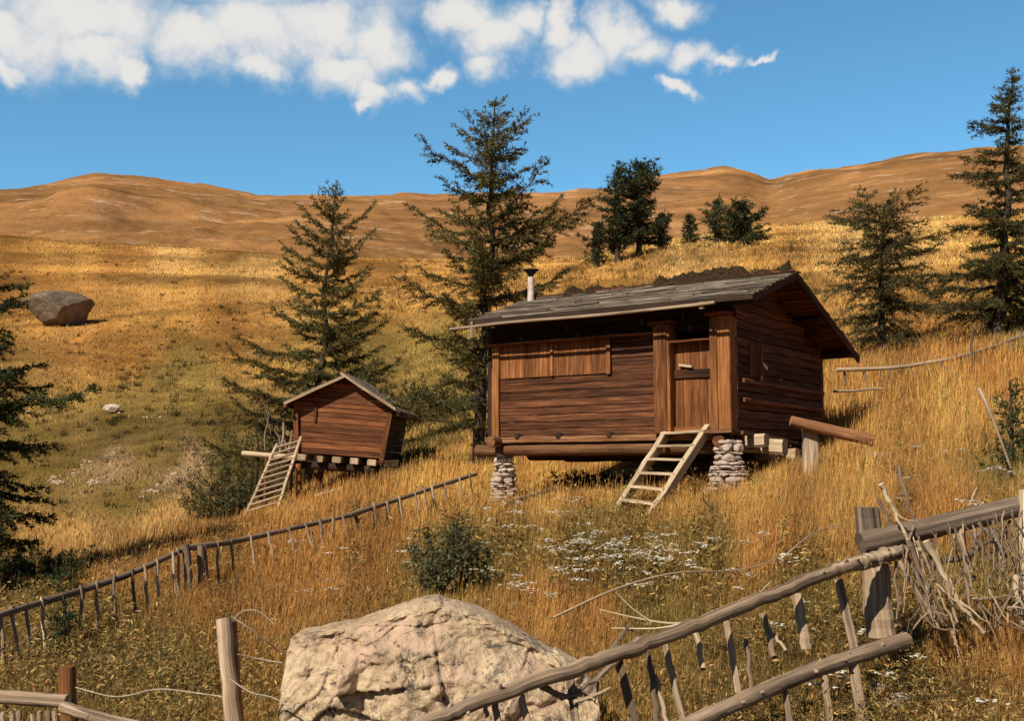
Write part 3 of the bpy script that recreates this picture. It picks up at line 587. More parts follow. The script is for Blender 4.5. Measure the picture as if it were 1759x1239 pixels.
def pier(c, ztop, rb_, rt, label, seed):
    rg = np.random.default_rng(seed); mb = MB(); z = -.12; H = ztop - c[2]; k = 0
    while z < H - .02:
        h = .045 + rg.random() ** 2 * .10; f = np.clip(z / H, 0, 1); r = rb_ + (rt - rb_) * f ** .9; nst = max(4, int(2 * PI * r / (.16 + rg.random() * .12)))
        a0 = rg.random() * 6
        for j in range(nst):
            a = a0 + j / nst * 2 * PI + rg.random() * .2; rr = r * (.66 + rg.random() * .32)
            stone(mb, (math.cos(a) * rr, math.sin(a) * rr, z + h / 2 + rg.random() * .012), (.08 + rg.random() * .09, .08 + rg.random() * .05, h * (.5 + rg.random() * .2)), 2, 10, .05, seed=int(rg.integers(1 << 30)), rotz=a + PI / 2 + rg.normal() * .2)
        stone(mb, (0, 0, z + h / 2), (r * .8, r * .8, h * .7), 2, 3, .03, seed=int(rg.integers(1 << 30)))
        z += h * .93
    o = mb.build('stone_pier', M['pale_stone']); o.location = tuple(c); return tag(o, label, 'pier', 'dry stone piers under the cabin')
pier(to_ground(hw(-5.22, .12)), hw(0, 0, -.40)[2], .31, .13, 'slender dry stone pier under the left corner of the cabin', 3)
pier(to_ground(hw(.0, -.3)), hw(0, 0, -.22)[2], .43, .14, 'squat dry stone pier of pale stones beside the wooden steps', 4)
def kink(P, amt):
    P = P.copy(); L_ = np.linalg.norm(P[-1] - P[0]); P[1:-1] += R.normal(size=(len(P) - 2, 3)) * amt * L_; return P
# ------------------------------------------------------------------ store hut on stilts
sc = hit(515, 858); sd = 31.
so = pix(583, 783, sd); SRZ = math.radians(-3); ROLL = math.radians(4.2)
store = tag(empty('storehouse', tuple(so)), 'small red brown plank storehouse with pitched roof standing on stilts below the tree', 'storehouse')
store.rotation_euler = (0, ROLL, SRZ)
SM = np.array(Matrix.Rotation(SRZ, 3, 'Z') @ Matrix.Rotation(ROLL, 3, 'Y'))
def sl(P): return (np.asarray(P, float) - so) @ SM     # world -> local
hb, htp, hh = 1.22, 1.38, 1.53   # half width bottom, top, eave height
apx = 2.17
mb = MB(); z = 0.; k = 0
while z < apx - .05:
    h = .13 + R.random() * .03; zm = z + h / 2
    w = hb + (htp - hb) * zm / hh if zm < hh else htp * (apx - zm) / (apx - hh)
    xr = w; xl = -w * 1.02
    for s in range(1):
        board(mb, (xl, .02 + R.random() * .02, zm), (xr, .02 + R.random() * .02, zm), (0, 0, h - .012), (0, .05, 0), 6, .005)
    z += h
mb.build('wall', M['red_wood'], store)
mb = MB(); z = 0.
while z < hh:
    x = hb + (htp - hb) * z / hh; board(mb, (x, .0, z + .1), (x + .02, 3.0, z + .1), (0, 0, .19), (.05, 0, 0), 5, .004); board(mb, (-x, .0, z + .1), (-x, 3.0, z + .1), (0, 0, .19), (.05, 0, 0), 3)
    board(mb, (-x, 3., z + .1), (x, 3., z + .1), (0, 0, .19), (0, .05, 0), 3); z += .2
mb.build('side_wall', M['black_wood'], store)  # side shade put into the colour, black against the red front
for s in (-1, 1):
    mb = MB(); board(mb, (s * (hb - .02), -.05, -.12), (s * (htp - .01), -.05, hh - .03), (.13, 0, 0), (0, .08, 0), 5, .004); mb.build('corner_post', M['red_wood'], store)
mb = MB(); board(mb, (-.78, -.03, .9), (-.78, -.03, 1.45), (.06, 0, 0), (0, .03, 0), 2); mb.build('batten', M['red_wood'], store)
for s, xe in ((-1, -1.62), (1, 1.66)):
    m_ = (hh - .1 - apx - .1) ; ze = apx + .06 - (apx - hh + .1) / htp * abs(xe)
    a = v3(0 if s > 0 else .0, 0, apx + .07); e = v3(xe, 0, ze); up = nrm(np.cross(e - a, v3(0, 1, 0))); up = up if up[2] > 0 else -up
    mb = MB()
    if s > 0: a = a - (e - a) / np.linalg.norm(e - a) * .12 + v3(0, 0, .03)
    nb = 13
    for k in range(nb):
        y = -.32 + 3.75 * k / nb; jj = (R.random() - .5) * .06
        board(mb, a + v3(0, y + .14, jj * .2), e + v3(jj, y + .14, 0), (0, .275, 0), up * .06, 4, .008)
    rf = mb.build('roof', M['roof_wood'], store)
    mb = MB(); board(mb, a + v3(0, -.34, -.02), e + v3(0, -.34, -.02), up * .075, (0, .04, 0), 4, .006); mb.build('barge_board', M['grey_wood'], rf)
    mb = MB(); tube(mb, line(e + v3(-.05 * s, -.42, -.09), e + v3(-.05 * s, 3.55, -.09), 5), .05, 8); mb.build('eave_pole', M['dark_wood'], rf)
for x in (-1.05, -.55, -.05, .45, .95):
    mb = MB(); board(mb, (x, -.14, -.13), (x, 2.9, -.13), (.24, 0, 0), (0, 0, .17), 3, .008, .25); mb.build('joist', M['grey_wood'], store)
mb = MB(); board(mb, (1.25, .3, -.13), (1.6, .45, -.1), (0, .25, 0), (0, 0, .2), 2, .008, .25); mb.build('joist', M['pale_wood'], store)
mb = MB(); board(mb, (-1.2, 1.5, -.02), (1.2, 1.5, -.02), (0, 2.9, 0), (0, 0, .04), 2); mb.build('floor', M['black_wood'], store)
for y in (.15, 2.6):
    mb = MB(); tube(mb, line((-1.5, y, -.35), (1.5, y, -.33), 6, .01), .11, 10, .06); mb.build('bearer', M['black_wood'], store)
for i, (x, y) in enumerate(((-1.12, -.02), (-.62, .5), (1.12, .15), (1.3, 1.9), (-1.1, 2.6), (.95, 2.6))):
    wtop = so + SM @ v3(x, y, -.42); wb = to_ground(wtop) - v3(0, 0, .12); lp = sl(wb)
    mb = MB(); tube(mb, line((x, y, -.42 + .1), lp, 5, .01), (.085, .09, .09, .095, .1), 9, .08); mb.build('stilt', M['post_wood'] if i == 0 else M['dark_wood'], store)
mb = MB(); board(mb, sl(to_ground(pix(540, 858, 30.6)) + v3(0, 0, .04)), sl(to_ground(pix(590, 850, 30.4)) + v3(0, 0, .06)), (0, .2, 0), (0, 0, .08), 2, .01); mb.build('footing_plank', M['pale_wood'], store)
# landing on the left with its rail sticks
LZ = -.05
mb = MB()
for k in range(5): board(mb, (-2.35, .05 + k * .22, LZ), (-1.25, .02 + k * .22, LZ + .02), (0, .2, 0), (0, 0, .05), 3, .006)
ldg = mb.build('landing', M['dark_wood'], store)
mb = MB(); tube(mb, line((-2.75, -.08, LZ - .09), (-1.2, -.05, LZ - .1), 5), .075, 9, .08); mb.build('landing_beam', M['pale_wood'], ldg)
for pts, r, mt in (([(-2.3, .0, -.95), (-2.33, .05, .0), (-2.45, .1, .5), (-2.5, .12, 1.1)], .035, 'black_wood'), ([(-2.15, .1, 0), (-2.2, .1, .45), (-2.15, .12, .9), (-2.35, .15, 1.35)], .03, 'fence_dark'), ([(-1.9, .3, 0), (-1.8, .3, .3), (-2.0, .3, .6), (-2.1, .25, .95)], .035, 'fence_dark'), ([(-1.72, .1, 0), (-1.66, .1, .4), (-1.7, .1, .82)], .05, 'grey_wood'), ([(-1.5, 0, 0), (-1.62, .1, .3), (-1.78, .1, .45)], .03, 'fence_dark'), ([(-1.42, -.02, 0), (-1.4, 0, .6)], .06, 'grey_wood'), ([(-2.05, .6, 0), (-2.2, .6, .6), (-2.4, .6, 1.0)], .025, 'fence_dark')):
    mb = MB(); tube(mb, poly(pts, 10), np.linspace(r, r * .6, 10), 7, .1); mb.build('rail_stick', M[mt], ldg)
for x in (-2.3, -1.55):
    wb = sl(to_ground(so + SM @ v3(x, .8, -.4)) - v3(0, 0, .1)); mb = MB(); tube(mb, line((x, .8, LZ), wb, 4), .05, 8, .1); mb.build('landing_prop', M['dark_wood'], ldg)
# ladder
dl = 29.6
A0, A1 = pix(474, 768, dl + .75), pix(502, 772, dl + .8)
B0 = pix(420, 886, dl - .3); B1 = pix(478, 868, dl - .2)
lad = tag(empty('ladder', tuple((B0 + B1) / 2)), 'wide rough ladder with many pale rungs leaning up to the storehouse landing', 'ladder'); lo_ = (B0 + B1) / 2
A1 = A0 + (B1 - B0) * .75
for a, b_ in ((A0, B0), (A1, B1)):
    mb = MB(); tube(mb, line(a + (a - b_) * .04, b_ - v3(0, 0, .05), 7, .012), .042, 8, .1); o = mb.build('ladder_rail', M['pale_wood'], None, lo_); o.location = (0, 0, 0); o.parent = lad
for k in range(11):
    t = .02 + k * .093; a = A0 + (B0 - A0) * t; b_ = A1 + (B1 - A1) * t
    mb = MB(); tube(mb, line(a - (b_ - a) * .04, b_ + (b_ - a) * .05, 4, .008), .034, 7, .1); o = mb.build('rung', M['grey_wood'], None, lo_); o.location = (0, 0, 0); o.parent = lad
# ------------------------------------------------------------------ fences
def fence_empty(name, c, label, cat, group=None): return tag(empty(name, tuple(c)), label, cat, group)
def put(mb, name, m, par, c):
    o = mb.build(name, m, None, c); o.location = (0, 0, 0); o.parent = par; return o
FU = np.array([-60, 0, 70, 130, 225, 318, 400, 500, 600, 700, 760, 818, 870, 935, 1010]); FV = np.array([1078, 1057, 1036, 1018, 986, 943, 931, 909, 886, 853, 833, 815, 866, 846, 822])
FD = np.interp(FU, [-60, 0, 318, 600, 818, 870, 1010], [12.3, 12.6, 16., 19.6, 23.9, 21., 24.3])
RP = np.array([pix(u, v, d) for u, v, d in zip(FU, FV, FD)])
c = to_ground(RP[5]); fe = fence_empty('rail_fence', c, 'long low fence of one dark rail on thin stakes running up to the cabin', 'fence')
for seg in ((0, 3), (2, 6), (5, 9), (8, 12)):
    P_ = RP[seg[0]:seg[1]]; mb = MB(); P_ = poly(P_, 14); tube(mb, P_, np.linspace(.046, .040, 14), 9, .1, knob=.15); put(mb, 'rail', M['fence_dark'], fe, c)
mb = MB(); tube(mb, poly(RP[12:], 10), .05, 8, .1); put(mb, 'rail', M['fence_dark'], fe, c)
for u in [4, 22, 48, 78, 108, 138, 166, 197, 224, 248, 272, 296, 310, 350, 374, 398, 430, 460, 495, 523, 552, 568, 590, 611, 640, 661, 688, 711, 726, 745, 764, 790, 806, 886, 905, 930, 952, 985]:
    u = u + R.normal() * 2; i = np.searchsorted(FU, u) - 1; f = (u - FU[i]) / (FU[i + 1] - FU[i]); top = RP[i] + (RP[i + 1] - RP[i]) * f
    d = top[1]; top = top + v3(0, -.06, .02 + R.random() * .05); ft = to_ground(top + v3(.12 + R.normal() * .06, -.12 + R.normal() * .08, 0))
    if ft[2] > top[2] - .38: ft[2] = top[2] - .38
    big = u in () or R.random() < .15; r = .021 if not big else .034
    mb = MB(); tube(mb, line(top, ft - v3(0, 0, .08), 6, .014), np.linspace(r, r * 1.1, 6), 7, .12)
    put(mb, 'stake', M['grey_wood'] if R.random() < .7 else M['stake'], fe, c)
mb = MB(); pt = pix(318, 937, 15.95); tube(mb, line(pt, to_ground(pt + v3(.12, -.1, 0)) - v3(0, 0, .1), 5, .015), .06, 8, .12); put(mb, 'post', M['fence_dark'], fe, c)
mb = MB(); pt = pix(345, 938, 16.2); tube(mb, line(pt, to_ground(pt + v3(.08, -.1, 0)) - v3(0, 0, .1), 5, .015), .055, 8, .12); put(mb, 'post', M['stake'], fe, c)
# foreground fence
c = to_ground(pix(1300, 1150, 7.6)); ff = fence_empty('stake_fence', c, 'near weathered fence with two long pale pole rails sloping up in front of the boulder', 'fence')
def knots(mb, P_, r):
    for q in range(9):
        i = int(R.integers(1, len(P_) - 1)); a = R.random() * 6.28; o = nrm(np.array([math.cos(a) * .4, -abs(math.cos(a)), math.sin(a)])); tube(mb, line(P_[i] + o * r * .7, P_[i] + o * r * (1.15 + R.random() * .5) + v3(.01, 0, 0), 3), [r * .34, r * .26, r * .16], 7, .25)
T0, T1, T2, T3, T4 = pix(690, 1262, 5.5), pix(870, 1190, 5.8), pix(1090, 1115, 6.3), pix(1300, 1033, 7.0), pix(1552, 944, 7.9)
mb = MB(); P_ = poly([T0, T1, T2, T3, pix(1450, 974, 7.5), pix(1500, 962, 7.7), T4], 40); rr_ = np.linspace(.036, .052, 40); rr_[33:36] *= (1.08, .9, .95); P_ = kink(poly(P_, 90), .0012); tube(mb, P_, np.interp(np.linspace(0, 1, 90), np.linspace(0, 1, 40), rr_), 18, .09, knob=.14); knots(mb, P_, .045); put(mb, 'rail', M['grey_wood'], ff, c)
mb = MB(); tube(mb, poly([pix(1120, 1275, 5.9), pix(1250, 1216, 6.3), pix(1400, 1152, 6.9), pix(1556, 1100, 7.4)], 60), np.linspace(.042, .052, 60), 18, .09, knob=.14); knots(mb, poly([pix(1250, 1216, 6.3), pix(1400, 1152, 6.9), pix(1556, 1100, 7.4)], 20), .046); put(mb, 'rail', M['grey_wood'], ff, c)
def stk(top, bot, r, par, c, name='stake', m='stake', n_=8, wob=.01, flatten=False, endr=None):
    mb = MB(); P_ = line(top, bot, n_, wob); tube(mb, P_, np.linspace(r, endr or r * 1.05, n_), 8, .12, knob=.1); return put(mb, name, M[m], par, c)
def pk(u0, v0, u1, v1, d, r, m='stake'): stk(pix(u0, v0, d), pix(u1, v1, d - .12), r, ff, c, 'stake', m)
def flatstake(u0, v0, u1, v1, d, w, m='stake', t=.03):
    w = w * .78
    a, b_ = pix(u0, v0, d), pix(u1, v1, d - .1); mb = MB(); board(mb, a, b_, nrm(np.cross(b_ - a, v3(0, -1, .1))) * w, v3(0, -t, 0), 10, .0035, .35); return put(mb, 'stake', M[m], ff, c)
for a in ((848, 1200, 858, 1262, 5.85, .045), (893, 1185, 910, 1262, 5.95, .05), (978, 1158, 990, 1250, 6.15, .06), (1062, 1135, 1095, 1262, 6.4, .065), (1140, 1098, 1178, 1262, 6.6, .05), (1248, 1068, 1268, 1190, 7.0, .05), (1368, 1020, 1385, 1115, 7.4, .085), (1440, 995, 1470, 1130, 7.6, .075), (1465, 1140, 1485, 1262, 7.1, .085), (830, 1195, 842, 1260, 5.8, .03), (1415, 1160, 1428, 1250, 6.9, .05)): flatstake(*a)
for a in ((1112, 1120, 1132, 1250, 6.5, .018), (1125, 1160, 1150, 1262, 6.5, .014), (1195, 1090, 1208, 1150, 6.8, .018), (1310, 1055, 1330, 1130, 7.2, .02), (1345, 1170, 1360, 1250, 6.7, .02), (1318, 1075, 1350, 1120, 7.2, .014), (1282, 1100, 1290, 1190, 7.0, .015)): pk(*a)
mb = MB(); P_ = line(pix(1502, 968, 7.95), pix(1512, 1095, 7.85), 7, .008); board(mb, P_[0], P_[-1], (.19, 0, 0), (0, .13, 0), 8, .012, .6); put(mb, 'post', M['stake'], ff, c)
def branch(par, c, pts, r, m, name='brace', n_=13, end=.45):
    mb = MB(); raw = np.array([pix(*p) for p in pts]); st_ = raw[0] + (raw[-1] - raw[0]) * np.linspace(0, 1, n_)[:, None]; P_ = poly(raw, n_) * .6 + st_ * .4; P_ = kink(P_, .008); tube(mb, P_, np.linspace(r, r * end, n_), 7, .25, knob=.3, smooth=False)
    for q in range(2 if r > .014 else 1):
        i = int(R.integers(3, n_ - 2)); dr = nrm(P_[i + 1] - P_[i]) + R.normal(size=3) * .7; ln = r * (4 + R.random() * 9); tube(mb, kink(line(P_[i], P_[i] + nrm(dr) * ln, 5), .05), np.linspace(r * .45, r * .12, 5), 5, .2, smooth=False); return put(mb, name, M[m], par, c)
branch(ff, c, [(1098, 1100, 6.45), (1030, 1165, 6.3), (985, 1195, 6.15)], .022, 'fence_dark'); branch(ff, c, [(930, 1180, 6.0), (960, 1200, 6.05), (1000, 1195, 6.1)], .02, 'fence_dark')
branch(ff, c, [(985, 1208, 6.05), (1020, 1198, 6.1), (1048, 1182, 6.15)], .014, 'pale_wood'); branch(ff, c, [(1050, 1118, 6.5), (1068, 1092, 6.6), (1080, 1075, 6.7)], .016, 'fence_dark')
# brush fence on the right
c2 = to_ground(pix(1640, 1050, 8.2)); BR = []
for q in range(46):
    u_ = 1545 + R.random() * 240; v_ = 905 - (u_ - 1545) * .16 + R.random() * 30; l_ = 60 + R.random() * 130; s_ = R.normal() * .35 + .35; BR.append(([(u_, v_, 7.95 - R.random() * .3), (u_ + s_ * l_ * .5 + R.normal() * 12, v_ + l_ * .5, 7.85 - R.random() * .3), (u_ + s_ * l_, v_ + l_, 7.7 - R.random() * .2)], .0035 + R.random() ** 2 * .007, ['fence_dark', 'stake', 'fence_dark', 'stake', 'fence_dark'][q % 5]))
for q in range(8):
    u_ = 1560 + R.random() * 190; BR.append(([(u_, 1000 + R.random() * 90, 7.6), (u_ + 25, 1000 + R.random() * 90, 7.55), (u_ + 50 + R.random() * 40, 1000 + R.random() * 90, 7.5)], .007, 'stake'))
bf = fence_empty('brush_fence', c2, 'rough fence of one thick dark log over crossed dead sticks and forked branches', 'fence')
mb = MB(); tube(mb, poly([pix(1478, 934, 7.85), pix(1560, 915, 7.9), pix(1650, 895, 8.0), pix(1759, 868, 8.1), pix(1950, 815, 8.4), pix(2100, 775, 8.7)], 30), np.linspace(.075, .08, 30), 18, .10, knob=.10); put(mb, 'rail', M['fence_dark'], bf, c2)
mb = MB(); P0, P1 = pix(1490, 872, 8.05), pix(1500, 965, 8.05); board(mb, P0, P1, (.16, 0, 0), (0, .1, 0), 5, .012, .3); put(mb, 'post', M['fence_dark'], bf, c2)
mb = MB(); board(mb, pix(1764, 842, 8.0), pix(1766, 1075, 7.9), (.10, 0, 0), (0, .1, 0), 5, .012, .3); put(mb, 'post', M['pale_wood'], bf, c2)
for pts, r, mt in (
    ([(1513, 832, 7.75), (1540, 890, 7.78), (1575, 960, 7.8)], .028, 'pale_wood'), ([(1545, 800, 8.15), (1552, 860, 8.1), (1575, 905, 8.05), (1600, 985, 7.9)], .02, 'fence_dark'),
    ([(1508, 858, 8.0), (1530, 900, 8.0), (1555, 950, 8.0), (1610, 1075, 7.7)], .022, 'fence_dark'), ([(1560, 930, 7.75), (1580, 985, 7.7), (1625, 1065, 7.6)], .03, 'stake'),
    ([(1575, 930, 7.75), (1592, 960, 7.75), (1600, 985, 7.75)], .032, 'pale_wood'), ([(1590, 930, 7.75), (1620, 990, 7.75), (1650, 1050, 7.6), (1690, 1088, 7.55)], .034, 'pale_wood'),
    ([(1608, 945, 7.8), (1625, 1010, 7.7), (1645, 1070, 7.6)], .022, 'stake'), ([(1650, 905, 7.95), (1660, 970, 7.85), (1660, 1010, 7.8), (1668, 1050, 7.7)], .026, 'pale_wood'),
    ([(1675, 990, 7.8), (1663, 1005, 7.8), (1655, 1030, 7.75)], .02, 'pale_wood'), ([(1620, 965, 7.85), (1655, 968, 7.85), (1690, 945, 7.9), (1725, 930, 8.0), (1735, 895, 8.1)], .03, 'fence_dark'),
    ([(1650, 900, 8.0), (1663, 950, 7.95), (1657, 985, 7.9)], .024, 'fence_dark'), ([(1690, 900, 8.0), (1672, 935, 7.95), (1662, 975, 7.9)], .02, 'fence_dark'),
    ([(1705, 895, 7.95), (1712, 950, 7.85), (1718, 1015, 7.7)], .014, 'stake'), ([(1710, 925, 7.85), (1722, 970, 7.8), (1732, 1015, 7.7)], .016, 'stake'),
    ([(1640, 905, 7.9), (1648, 950, 7.85), (1655, 960, 7.8)], .015, 'pale_wood'), ([(1670, 1030, 7.6), (1710, 1030, 7.6), (1740, 1022, 7.6)], .014, 'stake'),
    ([(1745, 990, 7.7), (1742, 1025, 7.6), (1758, 1045, 7.55)], .03, 'pale_wood'), ([(1730, 1045, 7.5), (1757, 1045, 7.5)], .02, 'pale_wood'),
    ([(1540, 965, 7.85), (1535, 1005, 7.8), (1545, 1040, 7.75), (1540, 1065, 7.7)], .016, 'fence_dark'), ([(1545, 965, 7.8), (1585, 1035, 7.7), (1612, 1080, 7.6)], .026, 'stake'),
    ([(1570, 975, 7.8), (1600, 1040, 7.7), (1622, 1075, 7.6)], .028, 'fence_dark'), ([(1590, 960, 7.8), (1630, 1050, 7.65), (1648, 1085, 7.6), (1640, 1110, 7.5)], .016, 'stake'),
    ([(1635, 1085, 7.6), (1643, 1105, 7.5), (1648, 1130, 7.4)], .012, 'pale_wood'), ([(1665, 870, 8.05), (1670, 855, 8.1), (1678, 838, 8.2)], .012, 'pale_wood'), ([(1680, 868, 8.05), (1680, 850, 8.1)], .012, 'pale_wood'),
    ([(1695, 960, 7.9), (1720, 935, 7.9), (1735, 905, 8.0)], .012, 'fence_dark'), ([(1690, 905, 8.0), (1705, 925, 7.95), (1725, 935, 7.9)], .014, 'fence_dark')):
    branch(bf, c2, pts, r * .68, 'stake' if mt == 'pale_wood' and r < .027 else mt, 'stick')
for pts, r, mt in BR: branch(bf, c2, pts, r, mt, 'stick')
# wire fence posts left
c3 = to_ground(pix(395, 1250, 7.0)); wf = fence_empty('wire_fence', c3, 'split pale fence post with loose strands of old wire left of the boulder', 'fence')
stk(pix(384, 1064, 7.), pix(404, 1290, 6.9), .05, wf, c3, 'post', 'grey_wood', 9, .006); mb = MB(); board(mb, pix(396, 1068, 7.08), pix(412, 1290, 6.98), (.06, 0, 0), (0, .07, 0), 6, .008, .3); put(mb, 'post', M['beam_wood'], wf, c3)
def wire(par, c, pts, r=.0045, n_=26, m='wire'): mb = MB(); tube(mb, poly([pix(*p) for p in pts], n_), r, 5, .1); put(mb, 'wire', M[m], par, c)
wire(wf, c3, [(400, 1062, 6.95), (425, 1078, 6.95), (455, 1100, 7.0), (482, 1122, 7.1)]); wire(wf, c3, [(408, 1125, 6.95), (440, 1132, 7.0), (485, 1140, 7.0)]); wire(wf, c3, [(396, 1168, 6.85), (430, 1190, 6.8), (470, 1200, 6.75), (505, 1220, 6.6)])
wire(wf, c3, [(400, 1064, 7.05), (420, 1050, 7.1), (445, 1052, 7.1), (470, 1072, 7.1)]); wire(wf, c3, [(395, 1200, 6.9), (340, 1192, 7.2), (270, 1185, 7.5), (200, 1198, 7.7), (130, 1182, 7.9)])
# bottom left fence corner
c4 = to_ground(pix(60, 1230, 8.2)); cf = fence_empty('pole_fence', c4, 'lichen covered low pole fence with a sawn orange post in the near left corner', 'fence')
mb = MB(); tube(mb, poly([pix(-160, 1190, 8.3), pix(0, 1198, 8.1), pix(117, 1206, 8.0)], 14), .05, 12, .1, knob=.1); put(mb, 'rail', M['grey_wood'], cf, c4)
mb = MB(); tube(mb, poly([pix(110, 1216, 7.9), pix(160, 1232, 7.6), pix(260, 1256, 7.2)], 14), .042, 12, .1, knob=.1); put(mb, 'rail', M['grey_wood'], cf, c4)
mb = MB(); board(mb, pix(114, 1146, 8.1), pix(122, 1290, 8.05), (.1, 0, 0), (0, .1, 0), 5, .008, .25); put(mb, 'post', M['post_wood'], cf, c4)
for u in (6, 18, 32, 56, 68, 82, 94): stk(pix(u, 1222 + R.random() * 6, 7.85), pix(u + 3, 1290, 7.8), .018, cf, c4, 'stake', 'grey_wood')
# fence beside the cabin gable
c5 = to_ground(pix(1392, 830, 18.2)); gf = fence_empty('gate_rail', c5, 'short stout post carrying one thick pole beside the dark gable end of the cabin', 'fence')
pp = pix(1391, 733, 17.6); mb = MB(); board(mb, pp, to_ground(pp) - v3(0, 0, .2), (.24, 0, 0), (0, .16, 0), 6, .012, .3); put(mb, 'post', M['grey_wood'], gf, c5)
mb = MB(); P_ = poly([pix(1358, 723, 17.45), pix(1430, 741, 17.4), pix(1500, 757, 17.35)], 12); tube(mb, P_, np.linspace(.085, .1, 12), 12, .06); put(mb, 'rail', M['beam_wood'], gf, c5)
# upper right fence
c6 = to_ground(pix(1600, 640, 27.)); uf = fence_empty('hillside_fence', c6, 'thin rickety pole fence crossing the golden slope behind the gable of the cabin', 'fence')
UP = [(1436, 636, 27.), (1500, 634, 27.2), (1560, 629, 27.3), (1640, 616, 27.5)]
mb = MB(); tube(mb, poly([pix(*p) for p in UP], 18), .05, 8, .12); put(mb, 'rail', M['grey_wood'], uf, c6)
mb = MB(); tube(mb, poly([pix(*p) for p in ((1630, 618, 27.5), (1700, 598, 27.8), (1760, 576, 28.), (1900, 545, 28.5))], 18), .045, 8, .12); put(mb, 'rail', M['grey_wood'], uf, c6)
for u0, v0, u1, v1 in ((1588, 622, 1610, 655), (1563, 634, 1580, 658), (1616, 622, 1632, 650), (1484, 640, 1492, 664), (1527, 636, 1530, 668), (1680, 604, 1690, 640), (1670, 562, 1668, 640), (1735, 588, 1742, 625), (1752, 570, 1757, 640), (1450, 636, 1452, 662)): stk(pix(u0, v0, 27.2), pix(u1, v1, 27.), .03, uf, c6, 'stake', 'fence_dark')
mb = MB(); tube(mb, line(pix(1590, 656, 27.), pix(1642, 650, 27.2), 6, .02), .04, 7, .1); put(mb, 'rail', M['fence_dark'], uf, c6)
mb = MB(); tube(mb, line(pix(1432, 673, 25.), pix(1515, 668, 25.2), 6, .02), .03, 7, .1); put(mb, 'rail', M['grey_wood'], uf, c6)
# dead branches and loose poles
def deadwood(lst, label, cat='branch', name='dead_branch', m='stake'):
    P0 = pix(*lst[0][0][len(lst[0][0]) // 2]); mb = MB()
    for pts, r in lst: tube(mb, poly([pix(*p) for p in pts], 16), np.linspace(r, r * .45, 16), 7, .15, knob=.1)
    o = mb.build(name, M[m], None, to_ground(P0)); return tag(o, label, cat)
deadwood([([(1225, 1062, 8.), (1160, 1072, 8.2), (1090, 1062, 8.4), (1030, 1048, 8.6)], .012), ([(1190, 1068, 8.1), (1130, 1080, 8.2), (1050, 1080, 8.3)], .009), ([(1120, 1070, 8.3), (1085, 1045, 8.4), (1058, 1018, 8.5)], .008), ([(1225, 1062, 8.), (1290, 1030, 8.2), (1325, 1000, 8.4)], .010)], 'bare pale dead branch with forking twigs lying over the weeds above the near fence', m='pale_wood')
deadwood([([(950, 1062, 10.), (1060, 1012, 10.3), (1160, 985, 10.6), (1270, 980, 10.9), (1350, 955, 11.)], .012)], 'long thin bowed pole lying across the weeds behind the white flowers')
deadwood([([(1340, 962, 9.6), (1400, 915, 9.4), (1480, 895, 8.2)], .006)], 'thin pale wire strand stretched from the weeds up to the fence post', 'wire', 'loose_wire', 'wire')
deadwood([([(1682, 668, 13.2), (1705, 720, 12.8), (1722, 765, 12.5), (1737, 806, 12.2)], .022)], 'leaning dead pole standing in the dark sapling on the right slope', 'pole', 'leaning_pole', 'grey_wood')
deadwood([([(1235, 880, 16.5), (1210, 862, 16.4), (1208, 845, 16.3)], .014), ([(1240, 878, 16.5), (1262, 900, 16.3), (1285, 925, 16.1)], .014), ([(1285, 925, 16.1), (1322, 965, 15.6)], .009)], 'dark crooked twig rising from the grass in front of the squat stone pier', m='fence_dark')
